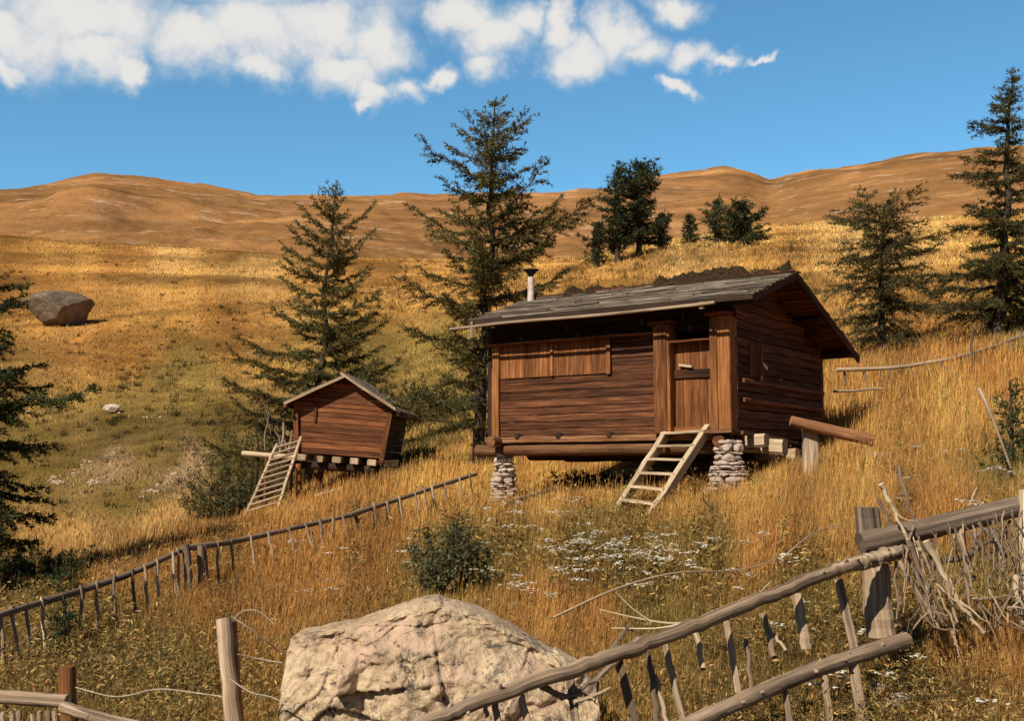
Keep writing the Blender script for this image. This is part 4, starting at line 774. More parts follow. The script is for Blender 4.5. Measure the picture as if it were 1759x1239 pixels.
# ------------------------------------------------------------------ rocks
def boulder_main():
    o = to_ground(pix(745, 1200, 7.2)); gzb = o[2]; d = 7.2
    us = np.array([470, 478, 484, 500, 545, 600, 640, 690, 720, 745, 775, 810, 850, 890, 930, 970, 1010, 1036, 1060]); vs = np.array([1300, 1150, 1092, 1078, 1072, 1060, 1048, 1032, 1026, 1023, 1026, 1034, 1050, 1072, 1096, 1116, 1135, 1165, 1300])
    na, nb = 260, 230
    uu = np.interp(np.linspace(0, 1, na), np.linspace(0, 1, 60), np.interp(np.linspace(0, 1, 60), [0, .04, .96, 1], [474, 486, 1030, 1052]))
    top = np.interp(uu, us, vs); x = (uu - CX) / F * d - o[0]; H = np.maximum((800 - top) / F * d - (gzb - .35), .06)
    th = np.linspace(0, PI, nb)   # front ground -> top -> back ground
    A_, T_ = np.meshgrid(np.arange(na), th, indexing='ij')
    dep = .62 * np.sqrt(np.clip(1 - (np.linspace(-1, 1, na) * .98) ** 4, .03, 1))
    ct, s_ = np.cos(T_), np.sin(T_); e1, e2 = .55, .55
    yy = -np.sign(ct) * np.abs(ct) ** e1 * dep[:, None] * np.where(ct > 0, 1.0, 1.25); zz = np.abs(s_) ** e2 * H[:, None]
    xx = np.repeat(x[:, None], nb, 1)
    # stepped ledges and facets
    f = fbm(xx * 2.2, zz * 2.2 + yy, 91, 5); f2 = fbm(xx * 7, zz * 7 + yy * 5, 93, 4); f3 = fbm(xx * 1.1 + 4, zz * 1.2 + yy, 95, 3)
    fr = np.clip(ct * 2, 0, 1)
    ledge = np.clip((zz - (.52 + .16 * xx + f3 * .25)) * 14, 0, 1)          # upper block set back
    cleft = np.exp(-((xx + .42 + (zz - .7) * .15 + f * .18) / .035) ** 2)    # vertical crack
    cleft2 = np.exp(-((zz - (.62 + .22 * xx + f * .3)) / .022) ** 2)
    dpt = (.13 * ledge + .035 * cleft + .03 * cleft2 + f * .20 + f2 * .09 + fbm(xx * 22, zz * 22 + yy * 15, 99, 3) * .028 + .05 * np.floor(f3 * 7) / 3) * fr
    sr = np.random.default_rng(9); sd_ = np.c_[sr.uniform(-1.05, 1.3, 26), sr.uniform(.1, 1.25, 26)]; wx = xx + f2 * .10 + f * .22; wz = zz * 1.25 + f2 * .08 + f3 * .15
    D2 = np.sqrt((wx[..., None] - sd_[:, 0]) ** 2 + (wz[..., None] - sd_[:, 1]) ** 2 * 1.4); ii = np.argsort(D2, -1); d1 = np.take_along_axis(D2, ii[..., :1], -1)[..., 0]; d2 = np.take_along_axis(D2, ii[..., 1:2], -1)[..., 0]
    cell = ii[..., 0]; off = sr.uniform(-.07, .09, 26); tx_ = sr.uniform(-.28, .28, 26); tz_ = sr.uniform(-.3, .3, 26)
    dpt = dpt + (off[cell] + tx_[cell] * (wx - sd_[cell, 0]) + tz_[cell] * (wz - sd_[cell, 1])) * fr + .016 * np.exp(-((d2 - d1) / .016) ** 2) * fr
    zz = zz - np.clip(off[cell], 0, 1) * .25 * s_ * (1 - fr) 
    yy = yy + dpt; zz = zz + (f2 * .035 + f * .03) * s_; xx = xx + f2 * .03 * (.3 + fr)
    V = np.stack([xx * .925 + .015, yy, zz - .35], -1).reshape(-1, 3)
    mb = MB(); mb.add(V, grid_q(na, nb, False), None, V + v3(3, 5, 0), None, True)
    ob = mb.build('boulder', M['boulder']); ob.location = tuple(o); tag(ob, 'huge lichen stained pale boulder in the foreground behind the near fence', 'boulder'); return ob
BOULDER = boulder_main()
def rock(u, v, size, label, m='grey_rock', group=None, seed=1, rot=0., sink=.15, lvl=4, cuts=9):
    p = hit(u, v); mb = MB(); stone(mb, (0, 0, size[2] * (1 - sink)), size, lvl, cuts, .05, seed=seed, rotz=rot)
    o = mb.build('rock', M[m]); o.location = tuple(p); return tag(o, label, 'rock', group)
p = hit(100, 556); k = p[1] / F
rock(102, 558, (62 * k, 45 * k, 32 * k), 'big isolated brown grey boulder high on the left hillside above the tree branches', 'brown_rock', seed=12, rot=.3)
p = hit(193, 712); k = p[1] / F
rock(193, 712, (16 * k, 12 * k, 9 * k), 'small pale rock alone in the middle of the green left hillside', 'pale_stone', seed=5)
for i, (u, v, w, h, lb) in enumerate(((427, 884, 10, 9, 'white stone heaped at the foot of the ladder rails'), (433, 872, 9, 5, 'flat white stone wedged behind the foot of the ladder'), (451, 877, 12, 4, 'long flat white stone lying under the lowest ladder rung'), (424, 893, 8, 6, 'lowest white stone in front of the ladder foot'))):
    p = hit(u, v); k = p[1] / F; rock(u, v, (w * k, 9 * k, h * k), lb, 'pale_stone', 'white stones at the ladder foot', seed=40 + i, lvl=3)
for i, (u, v, w, h, lb) in enumerate(((340, 1170, 9, 7, 'pale stone in the grass left of the wire fence post, tallest of its group'), (338, 1188, 8, 5, 'small pale stone under the tall pale stone near the wire post'), (312, 1180, 8, 4, 'flat pale stone in the weeds beside the wire strand'), (898, 1050, 26, 9, 'pinkish stone among weeds just above the boulder shoulder'), (925, 1062, 22, 8, 'pinkish flat stone nearest the yellow weed stalk behind the boulder'), (1545, 1218, 30, 14, 'grey stone in the leaves under the lower fence rail'), (1510, 1190, 18, 8, 'flat grey stone in the weeds near the lower rail end'), (55, 1090, 13, 6, 'pale stone in the grass under the left end of the low fence'), (80, 1077, 10, 5, 'small pale stone beside the fir seedling at the low fence'), (1530, 1083, 20, 7, 'flat pale stone on the ground below the broad fence post'))):
    p = hit(u, v); k = p[1] / F; rock(u, v, (w * k, 10 * k, h * k), lb, 'pale_stone', None, seed=60 + i, lvl=3)
def scree(name, ell, n_, label, seed):
    rg = np.random.default_rng(seed); mb = MB(); c = hit(ell[0][0], ell[0][1])
    for (u, v, ru, rv, ang) in ell:
        for i in range(n_):
            a = rg.normal(size=2) * .5; du = a[0] * ru; dv_ = a[1] * rv; uu = u + du * math.cos(ang) + dv_ * math.sin(ang); vv = v - du * math.sin(ang) + dv_ * math.cos(ang)
            q = hit(uu, vv); s = q[1] / F * (.9 + rg.random() ** 4 * 4.5); stone(mb, q - c + v3(0, 0, s * .15), (s, s * .8, s * .45), 1, 5, .06, seed=int(rg.integers(1 << 30)), rotz=rg.random() * 3)
    o = mb.build(name, M['tan_stone'], None); o.location = tuple(c); kind(o, 'stuff'); o['label'] = label; o['category'] = 'stones'; return o
scree('scree', [(300, 822, 55, 9, .5), (345, 800, 50, 10, .45), (265, 842, 30, 6, .3)], 90, 'pale broken stones in an eroded bank on the left hillside', 1)
scree('scree', [(190, 785, 40, 7, .45), (140, 808, 30, 10, .7), (165, 828, 20, 4, .4), (95, 830, 20, 12, .3)], 60, 'scattered pale stones on the green slope beside the dark spruce', 2)
scree('scree', [(615, 610, 32, 10, .1), (560, 620, 30, 8, 0), (20, 715, 30, 10, 0), (440, 610, 16, 7, .2), (250, 718, 40, 4, 0)], 26, 'patches of pale stones showing through the hillside grass', 3)
# ------------------------------------------------------------------ foliage helpers
def needles(mb, P, D, ln, wd, col, rg, per=4, spread=.9):
    """small pointed leaf faces round the points P, leaning along D"""
    n_ = len(P) * per
    p = np.repeat(P, per, 0) + rg.normal(size=(n_, 3)) * ln * .18; d = nrm(np.repeat(D, per, 0) * (1 - spread * .5) + rg.normal(size=(n_, 3)) * spread * .6)
    l = ln * (.6 + rg.random(n_) * .7); w = wd * (.6 + rg.random(n_) * .8)
    s = nrm(np.cross(d, rg.normal(size=(n_, 3))))
    V = np.stack([p - s * w[:, None] * .5, p + s * w[:, None] * .5, p + d * l[:, None]], 1).reshape(-1, 3)
    c = np.repeat(np.repeat(col, per, 0) * (.7 + rg.random((n_, 1)) * .6), 3, 0)
    mb.add(V, None, np.arange(n_ * 3).reshape(-1, 3), None, c)
def conifer(name, label, base, top, prof, seed, nbr=80, droop=.25, up=.2, tw=1., size=.09, dens=1., col=(.06, .065, .018), group=None, whorl=0., r0=None, t0=.06, az=None, trunk_to=1., upper_up=.5, bare=0., sag=0.):
    """base, top: world points; prof: (t, left radius, right radius) in metres"""
    rg = np.random.default_rng(seed); base = np.asarray(base, float); top = np.asarray(top, float); Ht = top[2] - base[2]
    pr = np.array(prof, float); tr = MB(); lf = MB()
    root = tag(empty(name, tuple(base)), label, 'tree', group)
    ax = top - base
    tp = np.array([v3(0, 0, -.25)] + [ax * t + v3(*(rg.normal(size=2) * .012 * Ht * (t * (1 - t) * 2)), 0) for t in np.linspace(0, 1, 14)])
    r0 = r0 or Ht * .02
    tube(tr, tp, np.r_[r0 * 1.35, r0 * 1.15, r0 * (1 - np.linspace(0, 1, 14)[1:]) ** .85 + .008], 10, .12)
    def axis(t): return np.array([np.interp(t, np.linspace(0, 1, 14), tp[1:, k]) for k in range(3)])
    PP, DD, CC = [], [], []
    for i in range(nbr):
        t = t0 + (1 - t0) * ((i + rg.random()) / nbr) ** .92
        if whorl: t = np.clip(np.round(t / whorl) * whorl + rg.normal() * whorl * .13, t0, .985)
        a = i * 2.39996 + rg.normal() * .35
        if az is not None: a = az[0] + (az[1] - az[0]) * rg.random()
        ca = math.cos(a); Lr, Rr = np.interp(t, pr[:, 0], pr[:, 1]), np.interp(t, pr[:, 0], pr[:, 2])
        L = (Rr if ca > 0 else Lr) * abs(ca) + (Lr + Rr) / 2 * (1 - abs(ca)); L *= (.40 + rg.random() * .40) if rg.random() < .62 else (.80 + rg.random() * .45)
        if rg.random() < .12: L *= .5
        if L < .08: continue
        e0 = (-droop + (upper_up + droop) * t ** 1.5) + rg.normal() * .10
        out = v3(ca, math.sin(a), 0); m_ = 9; s = np.linspace(0, 1, m_)
        zc = math.sin(e0) * s * L - sag * L * s ** 1.6 + up * L * s ** 2.5
        side = np.cross(v3(0, 0, 1), out); wob = rg.normal() * .12
        B = axis(t) + out * (s * L * math.cos(e0))[:, None] + v3(0, 0, 1) * zc[:, None] + side * (wob * L * s * s)[:, None]
        B[1:] += rg.normal(size=(m_ - 1, 3)) * L * .018
        rb = max(.006, r0 * .30 * (L / max(pr[:, 1:].max(), .1)) ** .8 * (1 - t * .4))
        tube(tr, B, rb * (1 - s * .8) , 5, 0, False)
        # twigs
        nt_ = max(3, int(L / .13 * tw)); cbase = np.array(col) * (.75 + rg.random() * .6) * (np.array([1.15, 1.05, .9]) if rg.random() < .35 else 1)
        for k in range(nt_):
            f = bare + (1 - bare) * ((k + rg.random()) / nt_); f = max(f, .08); p = np.array([np.interp(f, s, B[:, q]) for q in range(3)])
            sd = (-1) ** k; bd = nrm(np.array([np.interp(min(f + .06, 1), s, B[:, q]) - np.interp(f - .06, s, B[:, q]) for q in range(3)]))
            tl = (.10 + .34 * L * (1 - f) ** .7 * (.4 + .6 * min(1, f * 3))) * (.5 + rg.random() * .7); tl = min(tl, .75)
            td = nrm(bd * (.75 + rg.random() * .4) + side * sd * (.5 + rg.random() * .5) + v3(0, 0, rg.normal() * .22 - .10))
            nn = max(2, int(tl / .05 * dens)); q_ = np.linspace(.12, 1, nn)[:, None]
            tp_ = p + td * q_ * tl + v3(0, 0, -1) * (q_ ** 2 * tl * .18) + rg.normal(size=(nn, 3)) * .012
            PP.append(tp_); DD.append(np.repeat(td[None], nn, 0) + v3(0, 0, .25)); CC.append(np.repeat(cbase[None] * (.8 + rg.random() * .4), nn, 0))
            if tl > .3 and k % 2 == 0: tube(tr, np.array([p, p + td * tl * .8 - v3(0, 0, tl * .1)]), [.006, .003], 3, 0, False)
    tt = np.linspace(.9, 1.0, 8); PP.append(np.array([axis(t) for t in tt])); DD.append(np.repeat(v3(0, 0, 1)[None], 8, 0)); CC.append(np.repeat(np.array(col)[None], 8, 0))
    P_ = np.concatenate(PP); needles(lf, P_, np.concatenate(DD), size * .9, size * .25, np.concatenate(CC), rg)
    tr.build('trunk', M['bark'], root); lf.build('crown', M['needles'], root)
    return root, len(P_)
def tree_at(ub, vb, ut, vt, prof_px, d=None, **k):
    b = hit(ub, vb) if d is None else to_ground(pix(ub, vb, d)); d = b[1]; tp = pix(ut, vt, d); m_ = d / F
    pr = [((vb - v) / (vb - vt), l * m_, r * m_) for v, l, r in prof_px]; pr.sort()
    return conifer(base=b, top=tp, prof=pr, **k)
LAR = (.098, .086, .028)
# the tall larch between the huts
print('t1', tree_at(822, 790, 850, 172, [(172, 10, 10), (205, 50, 45), (238, 40, 95), (270, 100, 70), (300, 115, 120), (330, 105, 145), (380, 140, 130), (430, 150, 180), (500, 150, 160), (560, 150, 130), (650, 140, 90), (700, 140, 60), (790, 110, 40)], d=30.,
    name='larch_tree', label='tallest larch with open ragged branches, standing between the storehouse and the cabin', seed=21, nbr=140, droop=.16, up=.26, tw=1.6, size=.125, dens=1.15, col=LAR, whorl=.055, r0=.17, t0=.05))
print('t2', tree_at(532, 700, 577, 320, [(320, 10, 12), (360, 40, 58), (400, 68, 72), (460, 90, 90), (520, 110, 130), (580, 150, 140), (640, 190, 120), (700, 190, 110)], d=38.,
    name='larch_tree', label='mid sized larch with a pointed top rising directly behind the small storehouse', seed=22, nbr=122, droop=.12, up=.27, tw=1.6, size=.14, dens=1.15, col=LAR, r0=.15, t0=.05, whorl=.04))
print('t3', tree_at(1512, 612, 1518, 352, [(352, 14, 16), (375, 150, 60), (400, 135, 100), (440, 120, 130), (500, 120, 130), (560, 110, 110), (612, 90, 100)], d=34.,
    name='larch_tree', label='low wide larch with thin see-through branches behind the gable roof of the cabin', seed=23, nbr=105, droop=.05, up=.08, tw=1.3, size=.12, dens=.95, col=(.072, .062, .022), r0=.12, t0=.08, whorl=.055, upper_up=.35, sag=.12))
print('t4', tree_at(1716, 600, 1740, 118, [(118, 4, 5), (150, 25, 20), (235, 75, 30), (250, 40, 40), (310, 85, 60), (340, 60, 60), (400, 95, 80), (470, 125, 110), (540, 115, 130), (600, 80, 120)], d=31.,
    name='larch_tree', label='tall dark narrow larch cut by the right edge of the picture above the hillside fence', seed=24, nbr=150, droop=.12, up=.10, tw=1.75, size=.125, dens=1.3, col=(.058, .055, .020), r0=.17, t0=.06, whorl=.038, sag=.06))
print('t5', tree_at(-75, 975, -80, 395, [(395, 20, 20), (490, 70, 120), (560, 110, 165), (650, 150, 225), (720, 150, 170), (800, 160, 175), (870, 170, 215), (930, 170, 195), (975, 120, 130)], d=21.,
    name='spruce_tree', label='dense dark green spruce whose drooping boughs enter the picture from the left edge', seed=25, nbr=150, droop=.22, up=.12, tw=1.7, size=.11, dens=1.6, col=(.038, .048, .015), r0=.16, t0=.03, whorl=.05, sag=.12))
# far pines on the knoll
def far(ub, vb, ut, vt, prof, label, seed, nbr=70, name='pine_tree', d=None): return tree_at(ub, vb, ut, vt, prof, d=d, name=name, label=label, seed=seed, nbr=nbr, droop=.1, up=.2, tw=.52, size=.40, dens=.7, col=(.036, .046, .017), group='pines on the golden knoll', r0=.26, t0=.14)
far(1097, 424, 1100, 284, [(284, 22, 22), (300, 38, 34), (340, 48, 42), (380, 56, 50), (405, 54, 54), (424, 20, 34)], 'darkest tall pine on the knoll, right one of the overlapping pair', 31, 90, d=90)
far(1060, 430, 1063, 290, [(290, 16, 16), (320, 32, 30), (360, 44, 40), (400, 60, 46), (430, 46, 34)], 'tall pine with visible trunk on the knoll, left one of the overlapping pair', 32, 80, d=88)
far(1274, 422, 1272, 352, [(352, 16, 16), (370, 38, 42), (400, 50, 48), (422, 36, 36)], 'rounded dark pine with a black shadow under it, standing alone on the knoll', 33, 60)
far(1230, 400, 1230, 347, [(347, 14, 14), (370, 28, 30), (400, 32, 34)], 'dark conical pine just left of the lone rounded pine', 34, 46, d=100)
far(1185, 408, 1185, 372, [(372, 6, 6), (390, 17, 17), (408, 24, 22)], 'small low pine in the gap between the tall pair and the conical pine', 35, 36, d=98)
far(1135, 418, 1138, 370, [(370, 8, 8), (395, 18, 18), (418, 24, 20)], 'bushy young pine at the right foot of the tall pair', 36, 40, d=94)
far(1025, 436, 1028, 385, [(385, 8, 8), (410, 22, 20), (436, 32, 26)], 'bushy young pine at the left foot of the tall pair', 37, 44, d=88)
far(524, 336, 522, 326, [(326, 5, 5), (336, 7, 7)], 'tiny lone tree on the distant skyline beside the mid larch tip', 38, 12, d=236) if False else None
# saplings
def sapling(ub, vb, ut, vt, w, label, seed, d=None, col=(.030, .050, .016), nbr=46): return tree_at(ub, vb, ut, vt, [(vt, 3, 3), ((vb + vt) / 2, w * .75, w * .75), (vb, w, w)], d=d, name='fir_sapling', label=label, seed=seed, nbr=nbr, droop=-.25, up=.3, tw=1.6, size=.07, dens=1.3, col=col, r0=.02, t0=.03, upper_up=.9)
sapling(120, 1016, 122, 945, 52, 'dark green fir sapling standing behind the low fence on the left', 51, d=17.)
sapling(108, 1100, 112, 1035, 36, 'dark fir seedling growing in front of the low fence rail', 52, d=12.6)
sapling(1740, 815, 1735, 655, 62, 'dark bushy fir sapling on the right slope with a dead pole leaning in it', 53, d=13.5, nbr=60)
# ------------------------------------------------------------------ shrubs
def shrub(name, label, base, w, h, seed, nst=40, col=(.06, .065, .022), size=.06, per=10, cat='shrub', lean=.5, group=None):
    rg = np.random.default_rng(seed); root = tag(empty(name, tuple(base)), label, cat, group); st_, lf = MB(), MB(); PP, DD, CC = [], [], []
    for i in range(nst):
        a = rg.random() * 2 * PI; r = rg.random() ** .6; o = v3(math.cos(a) * w * .35 * r, math.sin(a) * w * .35 * r, -.04); hh_ = h * (.35 + rg.random() * .8) * (1 - .35 * r * r)
        e = o + v3(math.cos(a) * w * .5 * r * lean * 1.6, math.sin(a) * w * .5 * r * lean * 1.6, hh_); mid = (o + e) / 2 + rg.normal(size=3) * .06 * h
        B = poly([o, mid, e], 8); tube(st_, B, np.linspace(.006 + h * .004, .003, 8), 4, 0, False)
        for k in range(per):
            f = .15 + .85 * rg.random(); p = np.array([np.interp(f * 7, np.arange(8), B[:, q]) for q in range(3)]); td = nrm(rg.normal(size=3) + v3(0, 0, .8)); nn = 5
            PP.append(p + td * np.linspace(0, .14 * h + .05, nn)[:, None]); DD.append(np.repeat(td[None], nn, 0)); CC.append(np.repeat((np.array(col) * (.6 + rg.random() * .9))[None], nn, 0))
    needles(lf, np.concatenate(PP), np.concatenate(DD), size, size * .38, np.concatenate(CC), rg, 3)
    st_.build('stem', M['bark'], root); lf.build('foliage', M['needles'], root); return root
shrub('broom_shrub', 'dense dark green broom shrub in the meadow above the boulder', to_ground(pix(770, 1000, 13.3)), .85, .95, 71, 62, (.082, .080, .034), .055, 11)
shrub('broom_shrub', 'small dark bush under the cabin floor beside the steps', to_ground(pix(1010, 850, 23.5)), 1.1, .45, 72, 40, (.03, .035, .012), .06, 10)
B_SH = [(378, 880, 32.5, 1.5, 1.5, 'dark leafy bush at the left foot of the ladder'), (440, 720, 42, 4.2, 3.3, 'olive bush spreading behind the storehouse landing'), (515, 690, 44, 4.0, 3.0, 'olive bush rising behind the left eave of the storehouse'), (700, 650, 48, 4.5, 1.8, 'wide low bush on the slope left of the tall larch'), (770, 620, 50, 4.0, 1.6, 'low bush on the slope behind the tall larch trunk'), (590, 560, 62, 4.5, 1.7, 'bush halfway up the slope behind the mid larch'), (90, 925, 24, 2.8, .5, 'low bush mat in place of the tree shadow under the spruce on the left'), (160, 880, 36, 1.6, .6, 'small dark juniper on the left slope below the stones'), (460, 800, 33, 1.4, 1.1, 'small bush beneath the storehouse landing')]  # mat under the spruce stands in for the tree's shadow
for i, (u, v, d, w, h, lb) in enumerate(B_SH): shrub('bush', lb, to_ground(pix(u, v, d)), w, h, 80 + i, int(22 + w * 8) if i else 52, (.080, .072, .024) if i not in (9, 10) else (.032, .045, .014), .045 + d * .0019, 8, group='bushes on the slope')
# ------------------------------------------------------------------ grass
def blades(mb, P, h, w, rg, col, lean=.35):
    n_ = len(P); a = rg.random(n_) * 2 * PI; s = np.c_[np.cos(a), np.sin(a), np.zeros(n_)]; b_ = rg.random(n_) * 2 * PI; ln = np.c_[np.cos(b_), np.sin(b_), np.zeros(n_)] * (rg.random(n_) * lean * h)[:, None]
    ln[:, 0] += .08 * h
    up = np.c_[np.zeros((n_, 2)), h]
    m0 = P + up * .55 + ln * .35; tp = P + up + ln; ws = s * (w * .5)[:, None]
    V = np.stack([P - ws, P + ws, m0 - ws * .75, m0 + ws * .75, tp], 1).reshape(-1, 3); k = np.arange(n_)[:, None] * 5
    mb.add(V, k + np.array([[0, 1, 3, 2]]), k + np.array([[2, 3, 4]]), None, np.repeat(col, 5, 0))
def sample(n_, d0, d1, rg, azr=.50, power=0.):
    t = rg.random(n_); d = d0 * (d1 / d0) ** t; az_ = (rg.random(n_) * 2 - 1) * azr
    x, y = np.sin(az_) * d, np.cos(az_) * d
    return np.stack([x, y, gz(x, y)], -1), d
def keep_mask(P):
    lx, ly = hl(P); k = ~((lx > -5.3) & (lx < .1) & (ly > .7) & (ly < 4.8))
    q = P - np.array(BOULDER.location); k &= ~((np.abs(q[:, 0]) < 1.02) & (np.abs(q[:, 1]) < .55))
    return k
def dryness(c): return np.clip((c[:, 0] - .12) / .26, 0, 1)
rg = np.random.default_rng(5)
def grass_layer(n_, d0, d1, name, hs, wpx, lean=.4):
    P, d = sample(n_, d0, d1, rg)
    t_ = rg.random(n_ // 4); dx = d0 * (d1 / d0) ** t_; az_ = np.where(rg.random(n_ // 4) < .5, -1, 1) * (.5 + rg.random(n_ // 4) * .45); x_, y_ = np.sin(az_) * dx, np.cos(az_) * dx; P = np.concatenate([P, np.stack([x_, y_, gz(x_, y_)], -1)]); d = np.r_[d, dx]
    if d0 < 10: P2, d2 = sample(190000, 4.6, 16, rg); P = np.concatenate([P, P2]); d = np.r_[d, d2]
    k = keep_mask(P); P, d = P[k], d[k]; c = landcol_b(P); dry = dryness(c); n_ = len(P)
    pn = fbm(P[:, 0] * .8, P[:, 1] * .8, 11, 3); u, v = proj(P)
    h = hs * (.30 + .75 * dry) * (.55 + rg.random(n_) * .75) * (1 + pn * 1.1)
    right = np.clip((u - 1100) / 250, 0, 1) * np.clip((980 - v) / 80, 0, 1) * (d < 32); h = h * (1 + right * .75) * np.clip(.45 + d * .035, .6, 1)
    h = np.clip(h, .04, .9)
    c = c * (.38 + rg.random((n_, 1)) ** 1.4 * 1.45); gr_ = rg.random(n_) < .10; c[gr_] = c[gr_] * np.array([.55, .75, .8]); st_ = rg.random(n_) < .08; c[st_] = c[st_] * 1.5 + np.array([.09, .06, .022])
    mb = MB(); blades(mb, P, h, d / F * 1.72 * wpx * (.6 + rg.random(n_) * .8), rg, np.clip(c * 1.12, .006, .75), lean); o = mb.build(name, M['grass']); kind(o, 'stuff'); return o
g_ = grass_layer(420000, 4.2, 40, 'grass', .235, .58); g_['label'] = 'tall dry golden and olive meadow grass'; g_['category'] = 'grass'
g_ = grass_layer(170000, 38, 200, 'hillside_grass', .24, .75, .9); g_['label'] = 'short dry grass covering the hillside'; g_['category'] = 'grass'
# tussocks on the slope
P, d = sample(5200, 34, 170, rg, .5); cN = fbm(P[:, 0] * .07, P[:, 1] * .07, 35, 3); k = rg.random(len(P)) < np.clip(.35 + cN * 2.6, .02, 1); P, d = P[k], d[k]; c = landcol_b(P); n_ = len(P); per = 16
PP = np.repeat(P, per, 0); DD = np.repeat(d, per); PP[:, :2] += rg.normal(size=(len(PP), 2)) * .16; cc = np.repeat(c * (.40 + rg.random((n_, 1)) * .75) * np.array([.82, .92, .9]), per, 0) * (.7 + rg.random((len(PP), 1)) * .6)
mb = MB(); blades(mb, PP, np.repeat(.18 + rg.random(n_) * .30, per) * (.6 + rg.random(len(PP)) * .7), DD / F * 1.4, rg, np.clip(cc, .006, .7), 1.0); o = mb.build('tussocks', M['grass']); kind(o, 'stuff'); o['label'] = 'darker grass tussocks scattered over the hillside'; o['category'] = 'grass'
# seed stalks
P, d = sample(15000, 6, 36, rg); k = keep_mask(P); P, d = P[k], d[k]; c = landcol_b(P); dry = dryness(c); k = rg.random(len(P)) < dry * .9 + .08; P, d, c = P[k], d[k], c[k]; n_ = len(P)
mb = MB(); h = (.26 + rg.random(n_) * .34) * np.clip(.35 + d * .04, .5, 1.); tpx = P + np.c_[rg.normal(size=(n_, 2)) * .07 + v3(.05, 0, 0)[:2], h]; blades(mb, P, h, d / F * .8, rg, np.clip(c * 1.3, 0, .7), .15)
needles(mb, P + np.c_[np.zeros((n_, 2)) + v3(.04, 0, 0)[:2], h * .93], np.repeat(v3(.2, 0, 1)[None], n_, 0), .05, .006, np.clip(c * 1.35 + .02, 0, .75), rg, 4, .4)
o = mb.build('seed_stalks', M['grass']); kind(o, 'stuff'); o['label'] = 'pale dry seed heads standing above the grass'; o['category'] = 'grass'
# broad leaved weeds in the olive ground
P, d = sample(95000, 4.2, 26, rg); k = keep_mask(P); P, d = P[k], d[k]; c = landcol_b(P); u, v = proj(P); pn = fbm(P[:, 0] * 1.3, P[:, 1] * 1.3, 23, 3)
prb = np.clip(1.15 - dryness(c) * 1.25, .10, 1) * np.clip(.55 + pn * 2.2, .03, 1); k = rg.random(len(P)) < prb * .68; P, d = P[k], d[k]; n_ = len(P); print('weeds', n_)
mb = MB(); per = 7; PP = np.repeat(P, per, 0); DD = np.repeat(d, per); m_ = len(PP); z = rg.random(m_) ** .8 * (.17 + .014 * np.clip(DD - 4, 0, 9)); PP = PP + np.c_[rg.normal(size=(m_, 2)) * .07, z]
s = (.006 + .0019 * DD) * (.6 + rg.random(m_) * .8); a = rg.random(m_) * 2 * PI; o_ = np.c_[np.cos(a), np.sin(a), rg.normal(size=m_) * .45 + .25]; o_ = nrm(o_); sd = nrm(np.cross(o_, v3(0, 0, 1) + rg.normal(size=(m_, 3)) * .4))
V = np.stack([PP, PP + o_ * s[:, None] + sd * (s * .26)[:, None], PP + o_ * (s * 2.3)[:, None], PP + o_ * s[:, None] - sd * (s * .26)[:, None]], 1).reshape(-1, 3)
pal = np.array([(.10, .082, .026), (.20, .145, .042), (.055, .050, .016), (.40, .27, .095), (.24, .115, .035)]); lc = pal[rg.choice(5, n_, p=[.20, .24, .10, .26, .20])]; lc = np.repeat(lc, per, 0) * (.6 + rg.random((m_, 1)) * .9)
mb.add(V, np.arange(m_ * 4).reshape(-1, 4), None, None, np.repeat(lc, 4, 0)); o = mb.build('weeds', M['leaf']); kind(o, 'stuff'); o['label'] = 'leafy green and brown weeds covering the foreground'; o['category'] = 'weeds'
# white umbel flowers
FL = [(1085, 938, 45, 7, 26), (1060, 955, 60, 6, 34), (1110, 950, 40, 6, 18), (985, 965, 45, 9, 22), (1040, 965, 40, 7, 22), (975, 982, 25, 7, 16), (1010, 985, 50, 7, 20), (985, 1005, 14, 12, 14), (1050, 978, 50, 6, 12), (1100, 972, 50, 6, 9), (940, 890, 60, 25, 14), (880, 880, 30, 8, 10), (950, 930, 40, 12, 12), (970, 945, 30, 6, 8), (1130, 970, 30, 7, 8), (1140, 1000, 40, 10, 9), (1180, 1000, 80, 20, 12), (850, 958, 40, 20, 5), (900, 1040, 30, 10, 10), (1230, 990, 60, 20, 8), (1000, 880, 80, 20, 10), (1260, 940, 60, 30, 8), (520, 980, 50, 25, 10), (640, 960, 60, 30, 8), (1330, 1180, 120, 60, 10), (1600, 1200, 80, 25, 14), (1620, 800, 70, 50, 34), (1690, 850, 60, 30, 26), (1560, 830, 40, 30, 10)]
mb = MB()
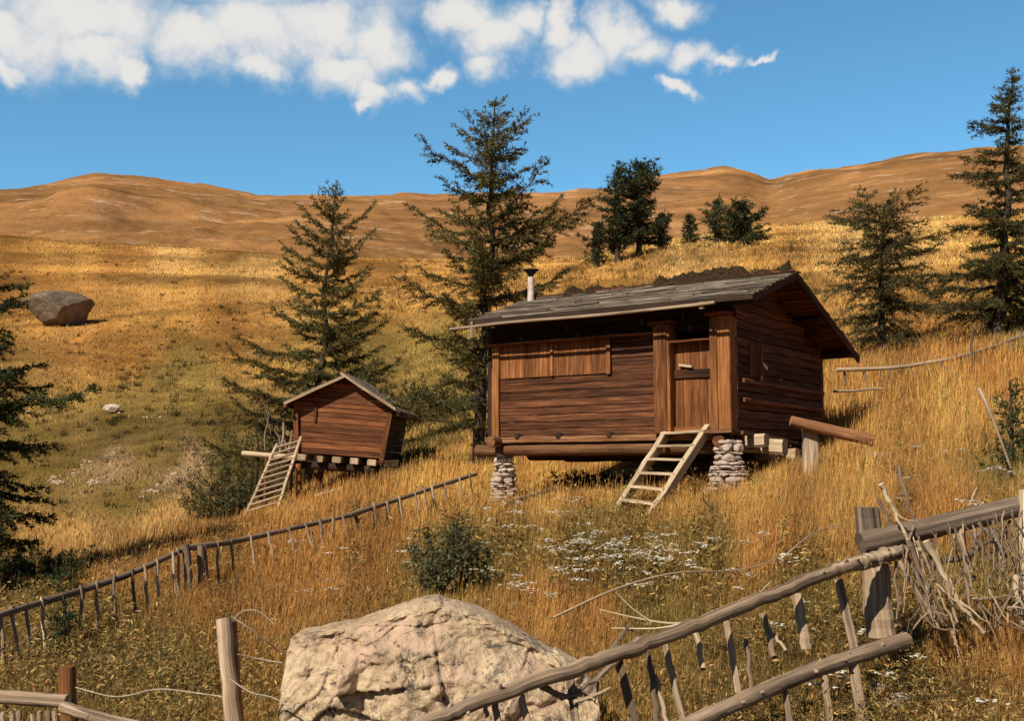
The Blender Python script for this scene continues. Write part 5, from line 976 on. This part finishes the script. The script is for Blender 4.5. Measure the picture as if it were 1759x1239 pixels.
for (u, v, ru, rv, k) in FL:
    for i in range(int(k * (.30 if k > 11 else .55) + .6)):
        uu = u + R.normal() * ru * .95; vv = v + R.normal() * rv * 1.5; p = hit(uu, vv + 34 * 12 / 14); d = p[1]; hgt = .26 + R.random() * .12; top = p + v3(0, 0, hgt)
        nn = 9; r = (.030 + R.random() * .030) * (d / 13) ** .5 * 1.5; cc = top + np.c_[R.normal(size=(nn, 2)) * r * .7, R.normal(size=nn) * r * .15]; q = r * .42
        an = R.random(nn) * 6; V = np.concatenate([[cc[j] + q * v3(math.cos(an[j] + b_), math.sin(an[j] + b_), .25 * math.sin(an[j] + b_ * 2)) for b_ in (0, 1.57, 3.14, 4.71)] for j in range(nn)])
        mb.add(V, np.arange(nn * 4).reshape(-1, 4), None, None, v3(.74, .70, .60) * (.75 + R.random() * .3)); blades(mb, p[None], np.array([hgt]), np.array([.008]), R, np.array([[.10, .10, .03]]), .05)
o = mb.build('white_flowers', M['leaf']); kind(o, 'stuff'); o['label'] = 'flat white umbel flowers scattered through the weeds'; o['category'] = 'flowers'
# yellow weed stalks
mb = MB()
for u0, v0, u1, v1 in ((938, 1060, 955, 955), (958, 1045, 985, 1005), (1185, 940, 1192, 880), (1010, 920, 1016, 860), (1040, 930, 1052, 868), (1225, 1000, 1215, 910), (1330, 1000, 1350, 880), (1215, 1010, 1225, 940), (1000, 930, 990, 880), (1150, 930, 1145, 885), (1520, 780, 1528, 735), (1540, 800, 1545, 745)):
    b_ = hit(u0, v0); t_ = pix(u1, v1, b_[1] + .1); tube(mb, line(b_, t_, 5, .01), np.linspace(.008, .004, 5), 4, 0, False, (.40, .27, .08)); n_ = 26; f = R.random(n_)
    needles(mb, b_ + (t_ - b_) * (.2 + .8 * f[:, None]), np.repeat(v3(0, 0, .4)[None], n_, 0), .07, .03, np.repeat(v3(.30, .20, .06)[None], n_, 0), R, 2, 1.2)
o = mb.build('yellow_weed_stalks', M['leaf']); kind(o, 'stuff'); o['label'] = 'tall yellowing weed stalks among the white flowers'; o['category'] = 'weeds'
